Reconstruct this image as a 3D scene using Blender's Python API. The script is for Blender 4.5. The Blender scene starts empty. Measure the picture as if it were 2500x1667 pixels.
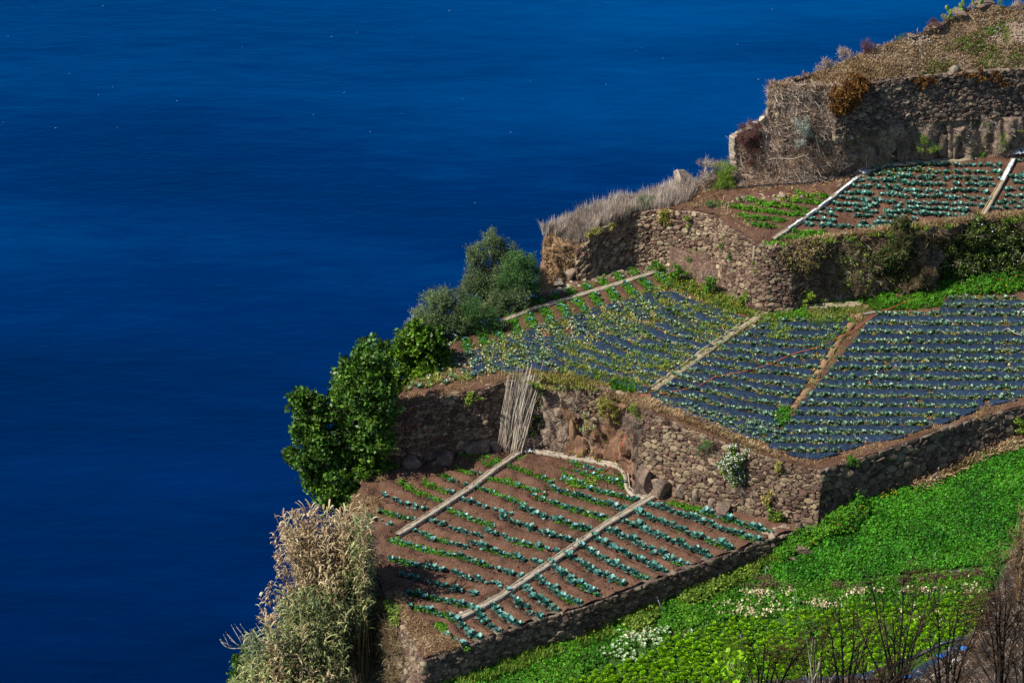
import bpy, math, random
import numpy as np
from mathutils import Vector, Matrix, geometry

rng = np.random.default_rng(7)
random.seed(7)
R = math.radians
scene = bpy.context.scene
COL = scene.collection

# ------------------------------------------------------------------ camera
PITCH = R(27.0)
F = 2500 * 100 / 36.0
CZ = 80.0
cd = bpy.data.cameras.new('camera')
cd.lens = 100; cd.sensor_width = 36; cd.clip_start = 1; cd.clip_end = 60000
cam = bpy.data.objects.new('camera', cd); COL.objects.link(cam)
cam.location = (0, 0, CZ); cam.rotation_euler = (R(90) - PITCH, 0, 0)
scene.camera = cam

# ------------------------------------------------------------------ light
SUN_EL, SUN_AZ = R(47), R(248)          # azimuth clockwise from +Y
sdir = Vector((math.sin(SUN_AZ) * math.cos(SUN_EL), math.cos(SUN_AZ) * math.cos(SUN_EL), math.sin(SUN_EL)))
world = bpy.data.worlds.new('World'); scene.world = world; world.use_nodes = True
wn = world.node_tree; wn.nodes.clear()
sky = wn.nodes.new('ShaderNodeTexSky'); sky.sky_type = 'NISHITA'; sky.sun_disc = False
sky.sun_elevation = SUN_EL; sky.sun_rotation = SUN_AZ; sky.altitude = 300
sky.air_density = 1.0; sky.dust_density = 0.3; sky.ozone_density = 2.5
bg = wn.nodes.new('ShaderNodeBackground'); bg.inputs[1].default_value = 0.082
wo = wn.nodes.new('ShaderNodeOutputWorld')
wn.links.new(sky.outputs[0], bg.inputs[0]); wn.links.new(bg.outputs[0], wo.inputs[0])
sl = bpy.data.lights.new('sun', 'SUN'); sl.energy = 5.0; sl.angle = R(0.5); sl.color = (1.0, 0.925, 0.79)
so = bpy.data.objects.new('sun', sl); COL.objects.link(so)
so.rotation_euler = sdir.to_track_quat('Z', 'Y').to_euler(); so.location = (-100, 100, 200)
vs = scene.view_settings
vs.view_transform = 'Standard'; vs.look = 'None'; vs.exposure = 0.36; vs.gamma = 1.0; vs.use_curve_mapping = False
scene.render.engine = 'CYCLES'
scene.cycles.max_bounces = 6; scene.cycles.diffuse_bounces = 3; scene.cycles.glossy_bounces = 2
scene.cycles.transmission_bounces = 3; scene.cycles.transparent_max_bounces = 4

# ------------------------------------------------------------------ pixel rays (2500x1667 picture)
sp_, cp_ = math.sin(PITCH), math.cos(PITCH)
def rays(uv):
    uv = np.asarray(uv, float).reshape(-1, 2)
    x = (uv[:, 0] - 1250) / F; y = -(uv[:, 1] - 833.5) / F
    return np.stack([x, cp_ + y * sp_, -sp_ + y * cp_], 1)
def P(u, v, z):
    d = rays((u, v))[0]; t = (z - CZ) / d[2]
    return np.array([d[0] * t, d[1] * t, z])
def PL(pts):                                   # [(u,v,z)] -> world points
    return np.array([P(*p) for p in pts])
def atY(u, v, Y):
    d = rays((u, v))[0]; t = Y / d[1]
    return np.array([d[0] * t, Y, CZ + d[2] * t])
def scale_at(p):                               # picture pixels per metre at a world point
    return F / (p[1] * cp_ - (p[2] - CZ) * sp_)

class Surf:
    """smooth ground height through surveyed points"""
    def __init__(s, ctrl, lam=0.02):
        w = PL(ctrl); s.c = w[:, :2]; n = len(w)
        s.o = s.c.mean(0)
        A = s._k(s.c[:, None] - s.c[None]) + lam * np.eye(n) * 50
        Pm = np.c_[np.ones(n), s.c - s.o]
        M = np.block([[A, Pm], [Pm.T, np.zeros((3, 3))]])
        sol = np.linalg.solve(M, np.r_[w[:, 2], np.zeros(3)])
        s.w, s.a = sol[:n], sol[n:]
    @staticmethod
    def _k(d):
        r2 = (d ** 2).sum(-1) + 1e-9
        return r2 * np.log(r2) * 0.5
    def __call__(s, xy):
        xy = np.asarray(xy, float).reshape(-1, 2)
        return s._k(xy[:, None] - s.c[None]) @ s.w + s.a[0] + (xy - s.o) @ s.a[1:]
    def hit(s, uv):
        d = rays(uv); lo = np.full(len(d), 45.0); hi = np.full(len(d), -25.0)
        for _ in range(22):
            m = (lo + hi) / 2; t = (m - CZ) / d[:, 2]
            up = m > s(np.c_[d[:, 0] * t, d[:, 1] * t])
            lo = np.where(up, m, lo); hi = np.where(up, hi, m)
        t = (lo - CZ) / d[:, 2]
        return d * t[:, None] + [0, 0, CZ]

# ------------------------------------------------------------------ numpy noise
def _h(ix, iy, iz, seed):
    n = (ix * 374761393 + iy * 668265263 + iz * 2147483647 + seed * 974634777) & 0xffffffff
    n = ((n ^ (n >> 13)) * 1274126177) & 0xffffffff
    n = ((n ^ (n >> 16)) * 2246822519) & 0xffffffff
    return ((n ^ (n >> 15)) & 0xffff) / 32767.5 - 1
def vnoise(p, f, seed=0):
    p = np.asarray(p, float)
    if p.shape[-1] == 2: p = np.concatenate([p, np.zeros(p.shape[:-1] + (1,))], -1)
    q = p * f + 1000; i = np.floor(q).astype(np.int64); r = q - i; r = r * r * (3 - 2 * r)
    x, y, z = i[..., 0], i[..., 1], i[..., 2]; a, b, c = r[..., 0], r[..., 1], r[..., 2]
    g = lambda dx, dy, dz: _h(x + dx, y + dy, z + dz, seed)
    l = lambda m, n, t: m + (n - m) * t
    return l(l(l(g(0,0,0), g(1,0,0), a), l(g(0,1,0), g(1,1,0), a), b),
             l(l(g(0,0,1), g(1,0,1), a), l(g(0,1,1), g(1,1,1), a), b), c)
def fbm(p, f, o=3, seed=0):
    s = 0; a = 1
    for k in range(o):
        s = s + a * vnoise(p, f * 2 ** k, seed + k); a *= 0.5
    return s

# ------------------------------------------------------------------ objects
def tag(o, label=None, cat=None, group=None, kind=None):
    if label: o['label'] = label
    if cat: o['category'] = cat
    if group: o['group'] = group
    if kind: o['kind'] = kind
    return o
def thing(name, loc, label, cat, group=None):
    o = bpy.data.objects.new(name, None); COL.objects.link(o)
    o.location = tuple(loc); o.empty_display_size = 0.3
    return tag(o, label, cat, group)
def mesh(name, V, Fc, mat, smooth=False):
    V = np.asarray(V, np.float32); Fc = np.asarray(Fc, np.int32)
    k = Fc.shape[1]; me = bpy.data.meshes.new(name)
    me.vertices.add(len(V)); me.vertices.foreach_set('co', V.ravel())
    me.loops.add(Fc.size); me.loops.foreach_set('vertex_index', Fc.ravel())
    me.polygons.add(len(Fc)); me.polygons.foreach_set('loop_start', np.arange(0, Fc.size, k, dtype=np.int32))
    me.update(calc_edges=True)
    if smooth: me.polygons.foreach_set('use_smooth', np.ones(len(Fc), bool))
    me.materials.append(mat)
    return me
def mk(name, V, Fc, mat, parent=None, smooth=False, world=True):
    V = np.asarray(V, float)
    loc = np.zeros(3)
    if parent is not None and world:
        V = V - np.array(parent.location)
    elif parent is None and len(V):
        loc = np.array([V[:, 0].mean(), V[:, 1].mean(), V[:, 2].min()]); V = V - loc
    o = bpy.data.objects.new(name, mesh(name, V, Fc, mat, smooth)); COL.objects.link(o)
    if parent is not None: o.parent = parent
    else: o.location = tuple(loc)
    return o
class Acc:
    def __init__(s): s.V = []; s.F = []; s.n = 0
    def add(s, V, Fc):
        if len(V) == 0: return
        s.V.append(np.asarray(V, float)); s.F.append(np.asarray(Fc) + s.n); s.n += len(V)
    def get(s): return np.concatenate(s.V), np.concatenate(s.F)
    def mk(s, name, mat, parent=None, smooth=False):
        V, Fc = s.get(); return mk(name, V, Fc, mat, parent, smooth)

def inst(tmps, pos, scl, yaw=None, tilt=0.15, zs=None, nrm=None, rg=rng):
    """merge copies of small templates into one vertex/triangle array"""
    pos = np.asarray(pos, float); n = len(pos); A = Acc()
    if n == 0: return np.zeros((0, 3)), np.zeros((0, 3), int)
    scl = np.broadcast_to(scl, n); which = rg.integers(0, len(tmps), n)
    yaw = rg.uniform(0, 2 * math.pi, n) if yaw is None else yaw
    up = np.c_[rg.normal(0, tilt, (n, 2)), np.ones(n)]
    if nrm is not None: up = nrm + np.c_[rg.normal(0, tilt, (n, 3))]
    up /= np.linalg.norm(up, axis=1)[:, None]
    a = np.c_[np.cos(yaw), np.sin(yaw), np.zeros(n)]
    a = a - (a * up).sum(1)[:, None] * up
    ln = np.linalg.norm(a, axis=1); bad = ln < 0.1; a[bad] = [0, 0, 1]; a -= (a * up).sum(1)[:, None] * up
    a /= np.linalg.norm(a, axis=1)[:, None]; b = np.cross(up, a)
    M = np.stack([a, b, up], 2)
    for k, (tv, tf) in enumerate(tmps):
        m = np.where(which == k)[0]
        if len(m) == 0: continue
        W = np.einsum('nij,vj->nvi', M[m], tv) * scl[m][:, None, None]
        if zs is not None: W[:, :, 2] *= np.broadcast_to(zs, n)[m][:, None]
        W += pos[m][:, None]
        Fk = (tf[None] + (np.arange(len(m)) * len(tv))[:, None, None]).reshape(-1, 3)
        A.add(W.reshape(-1, 3), Fk)
    return A.get()

def tube(pts, rad, sides=5):
    pts = np.asarray(pts, float); n = len(pts); rad = np.broadcast_to(rad, n)
    t = np.gradient(pts, axis=0); t /= np.linalg.norm(t, axis=1)[:, None] + 1e-9
    ref = np.array([0.3, 0.9, 0.2]) if abs(t[0, 2]) > 0.7 else np.array([0, 0, 1.0])
    a = np.cross(t, ref); a /= np.linalg.norm(a, axis=1)[:, None] + 1e-9; b = np.cross(t, a)
    an = np.arange(sides) / sides * 2 * math.pi
    V = pts[:, None] + rad[:, None, None] * (np.cos(an)[None, :, None] * a[:, None] + np.sin(an)[None, :, None] * b[:, None])
    Fc = []
    for i in range(n - 1):
        for j in range(sides):
            k = (j + 1) % sides; p, q = i * sides, (i + 1) * sides
            Fc += [(p + j, q + j, q + k), (p + j, q + k, p + k)]
    V = V.reshape(-1, 3)
    c0, c1 = len(V), len(V) + 1
    V = np.r_[V, pts[:1], pts[-1:]]
    for j in range(sides):
        k = (j + 1) % sides
        Fc += [(c0, j, k), (c1, (n - 1) * sides + k, (n - 1) * sides + j)]
    return V, np.array(Fc)

def resample(p, n):
    p = np.asarray(p, float); s = np.r_[0, np.cumsum(np.linalg.norm(np.diff(p, axis=0), axis=1))]
    q = np.linspace(0, s[-1], n)
    return np.stack([np.interp(q, s, p[:, k]) for k in range(p.shape[1])], 1)
def grid_faces(nv, nu):
    i = np.arange(nv * nu).reshape(nv, nu); a, b, c, d = i[:-1, :-1], i[:-1, 1:], i[1:, 1:], i[1:, :-1]
    return np.stack([np.stack([a, d, c], -1), np.stack([a, c, b], -1)], 2).reshape(-1, 3)
def gnormal(G):
    n = np.cross(np.gradient(G, axis=1), np.gradient(G, axis=0)); n /= np.linalg.norm(n, axis=-1)[..., None] + 1e-9
    if n[..., 1].mean() > 0: n = -n
    return n
def sheet(rows, nu, nv, amp=0.15, f=0.7, block=0, bamp=0.3, seed=0, hold=True, o=4):
    rr = np.stack([resample(r, nu) for r in rows]); k = len(rows)
    t = np.linspace(0, k - 1, nv); i = np.minimum(t.astype(int), k - 2); a = (t - i)[:, None, None]
    G = rr[i] * (1 - a) + rr[i + 1] * a
    N = gnormal(G); D = fbm(G, f, o, seed) * amp
    if block:
        rg = np.random.default_rng(seed + 5); fl = G.reshape(-1, 3)
        S = fl[rg.integers(0, len(fl), block)] + rg.normal(0, .1, (block, 3)); off = rg.uniform(-1, 1, block); tl = rg.normal(0, .5, (block, 3))
        W = fl + np.stack([fbm(fl, 1.1, 2, seed + 9 + q) for q in range(3)], 1) * .25
        best = np.empty(len(fl), int)
        for c in range(0, len(fl), 4000):
            dd = ((W[c:c + 4000, None] - S[None]) * [1.0, 1.0, .55]) ** 2
            best[c:c + 4000] = dd.sum(-1).argmin(1)
        D = D + ((off[best] + ((fl - S[best]) * tl[best]).sum(1)) * bamp).reshape(D.shape)
    if hold:
        e = np.clip(np.linspace(0, 1, nv) * nv / 3, 0, 1)[:, None]; D = D * e
    G = G + N * D[..., None]
    return G, gnormal(G)
def on_sheet(G, N, n, rg=rng, t0=0, t1=1, s0=0, s1=1):
    nv, nu = G.shape[:2]
    a = rg.uniform(t0, t1, n) * (nv - 1.001); b = rg.uniform(s0, s1, n) * (nu - 1.001)
    i, j = a.astype(int), b.astype(int); fa, fb = (a - i)[:, None], (b - j)[:, None]
    p = (G[i, j] * (1 - fa) + G[i + 1, j] * fa) * (1 - fb) + (G[i, j + 1] * (1 - fa) + G[i + 1, j + 1] * fa) * fb
    return p, N[i, j]

def inpoly(pts, poly):
    pts = np.asarray(pts); poly = np.asarray(poly); x, y = pts[:, 0], pts[:, 1]; r = np.zeros(len(pts), bool)
    j = len(poly) - 1
    for i in range(len(poly)):
        xi, yi = poly[i][:2]; xj, yj = poly[j][:2]
        c = ((yi > y) != (yj > y)) & (x < (xj - xi) * (y - yi) / (yj - yi + 1e-12) + xi)
        r ^= c; j = i
    return r
def rand_px(poly, n, rg=rng):
    poly = np.array(poly, float); lo, hi = poly.min(0), poly.max(0); out = np.zeros((0, 2))
    while len(out) < n:
        q = rg.uniform(lo, hi, (n * 2, 2)); out = np.r_[out, q[inpoly(q, poly)]]
    return out[:n]
def segdist(pts, segs):
    best = np.full(len(pts), 1e9)
    for a, b in segs:
        ab = b - a; t = np.clip(((pts - a) @ ab) / (ab @ ab), 0, 1)
        best = np.minimum(best, np.linalg.norm(pts - a - t[:, None] * ab, axis=1))
    return best
def uproj(W):
    d = np.asarray(W) - [0, 0, CZ]; dep = d[..., 1] * cp_ - d[..., 2] * sp_
    return np.stack([1250 + F * d[..., 0] / dep, 833.5 - F * (d[..., 1] * sp_ + d[..., 2] * cp_) / dep], -1)

# ------------------------------------------------------------------ materials
def lin(c):
    return tuple(((x / 255) / 12.92 if x / 255 <= .04045 else ((x / 255 + .055) / 1.055) ** 2.4) for x in c)
def mat(name, cols, f=1.0, rough=.9, bump=0, bf=8, rnd=.25, hue=.02, trans=0, spec=.3, detail=4, metal=0, f2=None, stretch=None):
    m = bpy.data.materials.new(name); m.use_nodes = True; nt = m.node_tree; nt.nodes.clear(); L = nt.links
    N = nt.nodes.new; out = N('ShaderNodeOutputMaterial'); bs = N('ShaderNodeBsdfPrincipled')
    geo = N('ShaderNodeNewGeometry'); pos = geo.outputs['Position']
    if stretch:
        mp = N('ShaderNodeMapping'); mp.inputs['Scale'].default_value = stretch; L.new(pos, mp.inputs[0]); pos = mp.outputs[0]
    nz = N('ShaderNodeTexNoise'); nz.inputs['Scale'].default_value = f; nz.inputs['Detail'].default_value = detail
    nz.inputs['Roughness'].default_value = .65; L.new(pos, nz.inputs['Vector'])
    fac = nz.outputs[0]
    if f2:
        n2 = N('ShaderNodeTexNoise'); n2.inputs['Scale'].default_value = f2; n2.inputs['Detail'].default_value = 3; L.new(pos, n2.inputs['Vector'])
        mx = N('ShaderNodeMath'); mx.operation = 'MULTIPLY_ADD'; mx.inputs[1].default_value = .6; L.new(n2.outputs[0], mx.inputs[0])
        m3 = N('ShaderNodeMath'); m3.operation = 'MULTIPLY'; m3.inputs[1].default_value = .6; L.new(fac, m3.inputs[0]); L.new(m3.outputs[0], mx.inputs[2])
        m4 = N('ShaderNodeMath'); m4.operation = 'SUBTRACT'; m4.inputs[1].default_value = .1; L.new(mx.outputs[0], m4.inputs[0]); fac = m4.outputs[0]
    # every leaf / stone gets its own tone
    oi = N('ShaderNodeObjectInfo'); ad = N('ShaderNodeMath'); ad.operation = 'ADD'
    L.new(oi.outputs['Random'], ad.inputs[0]); L.new(geo.outputs['Random Per Island'], ad.inputs[1])
    fr = N('ShaderNodeMath'); fr.operation = 'FRACT'; L.new(ad.outputs[0], fr.inputs[0])
    cm = N('ShaderNodeMath'); cm.operation = 'MULTIPLY_ADD'; cm.inputs[1].default_value = rnd * 1.2; L.new(fr.outputs[0], cm.inputs[0])
    cs = N('ShaderNodeMath'); cs.operation = 'SUBTRACT'; cs.inputs[1].default_value = rnd * .6; L.new(fac, cs.inputs[0]); L.new(cs.outputs[0], cm.inputs[2])
    cr = N('ShaderNodeValToRGB'); k = len(cols); lo, hi = .28, .72
    for i, c in enumerate(cols):
        e = cr.color_ramp.elements[i] if i < 2 else cr.color_ramp.elements.new(1)
        e.color = (*c, 1)
    for i, e in enumerate(cr.color_ramp.elements): e.position = lo + (hi - lo) * i / max(1, k - 1)
    for i, c in enumerate(cols): cr.color_ramp.elements[i].color = (*c, 1)
    L.new(cm.outputs[0], cr.inputs[0])
    hs = N('ShaderNodeHueSaturation'); L.new(cr.outputs[0], hs.inputs['Color'])
    m5 = N('ShaderNodeMath'); m5.operation = 'MULTIPLY'; m5.inputs[1].default_value = 7.31; L.new(fr.outputs[0], m5.inputs[0])
    f3 = N('ShaderNodeMath'); f3.operation = 'FRACT'; L.new(m5.outputs[0], f3.inputs[0])
    mr = N('ShaderNodeMapRange'); mr.inputs[3].default_value = 1 - rnd; mr.inputs[4].default_value = 1 + rnd; L.new(f3.outputs[0], mr.inputs[0]); L.new(mr.outputs[0], hs.inputs['Value'])
    mh = N('ShaderNodeMapRange'); mh.inputs[3].default_value = .5 - hue; mh.inputs[4].default_value = .5 + hue; L.new(fr.outputs[0], mh.inputs[0]); L.new(mh.outputs[0], hs.inputs['Hue'])
    L.new(hs.outputs[0], bs.inputs['Base Color'])
    bs.inputs['Roughness'].default_value = rough; bs.inputs['Specular IOR Level'].default_value = spec; bs.inputs['Metallic'].default_value = metal
    if bump:
        b = N('ShaderNodeBump'); nb = N('ShaderNodeTexNoise'); nb.inputs['Scale'].default_value = bf; nb.inputs['Detail'].default_value = 5
        L.new(pos, nb.inputs['Vector']); L.new(nb.outputs[0], b.inputs['Height']); b.inputs['Strength'].default_value = 1; b.inputs['Distance'].default_value = bump
        L.new(b.outputs[0], bs.inputs['Normal'])
    if trans:
        tr = N('ShaderNodeBsdfTranslucent'); L.new(hs.outputs[0], tr.inputs[0]); mxs = N('ShaderNodeMixShader'); mxs.inputs[0].default_value = trans
        L.new(bs.outputs[0], mxs.inputs[1]); L.new(tr.outputs[0], mxs.inputs[2]); L.new(mxs.outputs[0], out.inputs[0])
    else: L.new(bs.outputs[0], out.inputs[0])
    return m

M = {}
M['soil'] = mat('soil', [(.05,.023,.014),(.118,.060,.038),(.205,.118,.080)], .9, .95, .09, 11, 0, 0, f2=14)
M['soil_dry'] = mat('soil_dry', [(.08,.042,.03),(.155,.09,.065),(.24,.155,.11)], .8, .95, .04, 10, 0, 0, f2=9)
M['straw_soil'] = mat('straw_soil', [(.14,.075,.045),(.28,.17,.095),(.42,.28,.17)], .7, .95, .05, 12, 0, 0, f2=12)
M['bank'] = mat('bank', [(.05,.03,.025),(.13,.08,.062),(.24,.16,.12)], .6, .95, .08, 6, 0, 0, f2=5)
M['hill'] = mat('hill', [(.11,.07,.05),(.24,.165,.11),(.36,.26,.18)], .5, .95, .08, 7, 0, 0, f2=6)
M['weedsoil'] = mat('weedsoil', [(.05,.06,.018),(.12,.10,.03),(.2,.13,.07)], .8, .95, .04, 9, 0, 0, f2=6)
M['greensoil'] = mat('greensoil', [(.02,.06,.01),(.03,.085,.012),(.10,.07,.04)], .35, .95, .04, 9, 0, 0, f2=3)
M['ash'] = mat('ash', [(.012,.011,.012),(.05,.045,.042),(.2,.13,.1)], .8, .95, .08, 8, 0, 0, f2=7)
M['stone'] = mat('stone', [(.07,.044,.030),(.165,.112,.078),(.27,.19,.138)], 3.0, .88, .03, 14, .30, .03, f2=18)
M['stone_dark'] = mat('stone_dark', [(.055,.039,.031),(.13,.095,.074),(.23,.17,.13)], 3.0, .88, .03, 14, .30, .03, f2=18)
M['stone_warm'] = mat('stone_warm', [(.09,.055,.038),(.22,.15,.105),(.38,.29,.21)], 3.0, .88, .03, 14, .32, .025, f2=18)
M['stone_pale'] = mat('stone_pale', [(.2,.16,.12),(.36,.30,.24),(.5,.43,.35)], 3.0, .88, .03, 14, .25, .018, f2=18)
M['core'] = mat('core', [(.015,.011,.009),(.04,.029,.023)], 2, .95, .05, 8, 0, 0)
M['rock'] = mat('rock', [(.06,.045,.036),(.18,.13,.10),(.36,.27,.21)], 1.1, .85, .06, 7, .15, .01, f2=9)
M['rock_pale'] = mat('rock_pale', [(.14,.11,.09),(.30,.25,.20),(.46,.39,.32)], 1.1, .85, .06, 7, .15, .01, f2=9)
M['rock_orange'] = mat('rock_orange', [(.08,.045,.03),(.21,.12,.072),(.36,.235,.15)], 1.0, .85, .05, 6, .12, .01, f2=7, stretch=(1,1,.35))
M['concrete'] = mat('concrete', [(.20,.165,.125),(.36,.31,.245),(.48,.42,.35)], 2.0, .9, .01, 20, 0, 0, f2=9)
M['old_concrete'] = mat('old_concrete', [(.17,.135,.085),(.33,.27,.185),(.46,.39,.29)], 2.0, .9, .01, 20, 0, 0, f2=6)
M['white_plastic'] = mat('white_plastic', [(.35,.38,.42),(.62,.66,.7),(.8,.82,.84)], 3, .4, .02, 14, 0, 0)
M['film'] = mat('film', [(.012,.024,.050),(.028,.050,.092)], 1.2, .30, .08, 4, .1, 0, spec=.55, f2=7)
M['cabbage'] = mat('cabbage', [(.018,.11,.085),(.06,.23,.19),(.20,.44,.40)], 5, .45, 0, 8, .38, .02, .12, .55)
M['cabbage_upper'] = mat('cabbage_upper', [(.02,.10,.075),(.06,.21,.165),(.20,.42,.36)], 5, .45, 0, 8, .38, .02, .12, .55)
M['cab_dull'] = mat('cab_dull', [(.03,.095,.05),(.085,.20,.12),(.26,.38,.26)], 5, .5, 0, 8, .42, .03, .12, .45)
M['cream'] = mat('cream', [(.36,.31,.14),(.60,.54,.32),(.80,.76,.56)], 5, .7, 0, 8, .22, .03, .1)
M['parsley'] = mat('parsley', [(.015,.09,.004),(.042,.20,.007),(.095,.33,.014)], .5, .6, 0, 8, .36, .02, .2, .3)
M['grass_green'] = mat('grass_green', [(.025,.11,.006),(.075,.24,.010),(.15,.37,.018)], .7, .65, 0, 8, .35, .03, .25, .3)
M['weed'] = mat('weed', [(.05,.12,.010),(.15,.26,.025),(.32,.38,.06)], .8, .7, 0, 8, .38, .04, .2, .3)
M['weed_yellow'] = mat('weed_yellow', [(.14,.16,.02),(.33,.31,.06),(.50,.42,.15)], .8, .8, 0, 8, .35, .03, .15, .2)
M['lettuce'] = mat('lettuce', [(.12,.30,.006),(.27,.53,.008),(.44,.72,.02)], 2, .5, 0, 8, .26, .015, .25, .35)
M['pale_leaf'] = mat('pale_leaf', [(.26,.42,.18),(.5,.66,.38),(.7,.8,.6)], 3, .5, 0, 8, .2, .02, .2, .3)
M['straw'] = mat('straw', [(.17,.10,.05),(.36,.24,.13),(.56,.42,.26)], .8, .85, 0, 8, .35, .015, .1, .25)
M['straw_gold'] = mat('straw_gold', [(.20,.125,.055),(.37,.25,.13),(.53,.39,.23)], .8, .85, 0, 8, .3, .015, .1, .25)
M['dry_grass'] = mat('dry_grass', [(.28,.22,.18),(.52,.44,.38),(.74,.66,.58)], .6, .85, 0, 8, .32, .01, .35, .25)
M['brush'] = mat('brush', [(.16,.105,.08),(.36,.27,.215),(.60,.49,.41)], .7, .9, 0, 8, .42, .015, .05, .2)
M['bramble'] = mat('bramble', [(.06,.042,.022),(.16,.115,.06),(.32,.24,.145)], .7, .9, 0, 8, .42, .02, .05, .2)
M['hedge'] = mat('hedge', [(.012,.026,.006),(.036,.062,.011),(.09,.12,.025)], .9, .8, 0, 8, .42, .03, .12, .25)
M['olive'] = mat('olive', [(.032,.06,.018),(.095,.14,.05),(.21,.27,.11)], .8, .6, 0, 8, .38, .02, .12, .4)
M['olive_green'] = mat('olive_green', [(.022,.075,.014),(.065,.155,.035),(.14,.26,.07)], .8, .6, 0, 8, .36, .02, .15, .35)
M['silver'] = mat('silver', [(.10,.12,.09),(.24,.28,.24),(.5,.53,.48)], .8, .6, 0, 8, .3, .02, .15, .35)
M['dark_tree'] = mat('dark_tree', [(.012,.05,.003),(.05,.125,.007),(.14,.25,.018)], .6, .5, 0, 8, .40, .03, .18, .45)
M['lime_tree'] = mat('lime_tree', [(.02,.07,.003),(.075,.165,.006),(.17,.28,.014)], .6, .5, 0, 8, .36, .03, .2, .4)
M['bark'] = mat('bark', [(.05,.035,.025),(.14,.10,.075)], 4, .9, .02, 14, .1, 0)
M['reed_dry'] = mat('reed_dry', [(.17,.11,.055),(.40,.29,.16),(.66,.54,.34)], .7, .7, 0, 8, .38, .015, .15, .35)
M['reed_green'] = mat('reed_green', [(.05,.09,.03),(.15,.20,.07),(.46,.44,.20)], .6, .6, 0, 8, .42, .03, .18, .4)
M['reed_stalk'] = mat('reed_stalk', [(.07,.045,.02),(.18,.115,.05),(.34,.24,.13)], .7, .8, 0, 8, .3, .01)
M['cane'] = mat('cane', [(.22,.18,.145),(.42,.36,.30),(.62,.55,.47)], 1.3, .7, 0, 8, .32, .01)
M['burnt'] = mat('burnt', [(.006,.005,.005),(.016,.012,.010),(.04,.026,.018)], 1.5, .8, 0, 8, .3, .01)
M['burnt_twig'] = mat('burnt_twig', [(.02,.010,.006),(.055,.027,.014),(.13,.065,.03)], 1.2, .85, 0, 8, .4, .02)
M['red_shrub'] = mat('red_shrub', [(.04,.014,.014),(.11,.042,.04),(.2,.09,.08)], 1.5, .85, 0, 8, .35, .02, .05)
M['orange_brown'] = mat('orange_brown', [(.05,.018,.004),(.14,.055,.011),(.26,.115,.025)], 1.5, .8, 0, 8, .35, .02, .08)
M['white_flower'] = mat('white_flower', [(.7,.7,.72),(.85,.85,.86)], 2, .6, 0, 8, .08, 0, .1)
M['yellow_flower'] = mat('yellow_flower', [(.65,.45,.02),(.85,.65,.05)], 2, .6, 0, 8, .1, .02, .1)
M['orange_flower'] = mat('orange_flower', [(.65,.08,.01),(.85,.2,.02)], 2, .6, 0, 8, .1, .02, .1)
M['hose'] = mat('hose', [(.55,.10,.035),(.68,.16,.06)], 2, .45, 0, 8, 0, 0, spec=.5)
M['black_pipe'] = mat('black_pipe', [(.012,.014,.02),(.03,.035,.045)], 2, .35, 0, 8, 0, 0, spec=.6)
M['blue_plastic'] = mat('blue_plastic', [(.01,.12,.5),(.03,.22,.7)], 2, .4, 0, 8, .1, 0)
M['teal_plastic'] = mat('teal_plastic', [(.01,.2,.18),(.03,.3,.27)], 2, .4, 0, 8, .1, 0)
M['grey_pipe'] = mat('grey_pipe', [(.18,.2,.22),(.32,.35,.38)], 2, .4, 0, 8, .1, 0)
M['cactus'] = mat('cactus', [(.07,.13,.02),(.16,.25,.04),(.26,.34,.09)], 2, .6, 0, 8, .2, .02)
M['foam'] = mat('foam', [(.10,.24,.42),(.35,.5,.65)], 2, .6, 0, 8, 0, 0)

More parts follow.
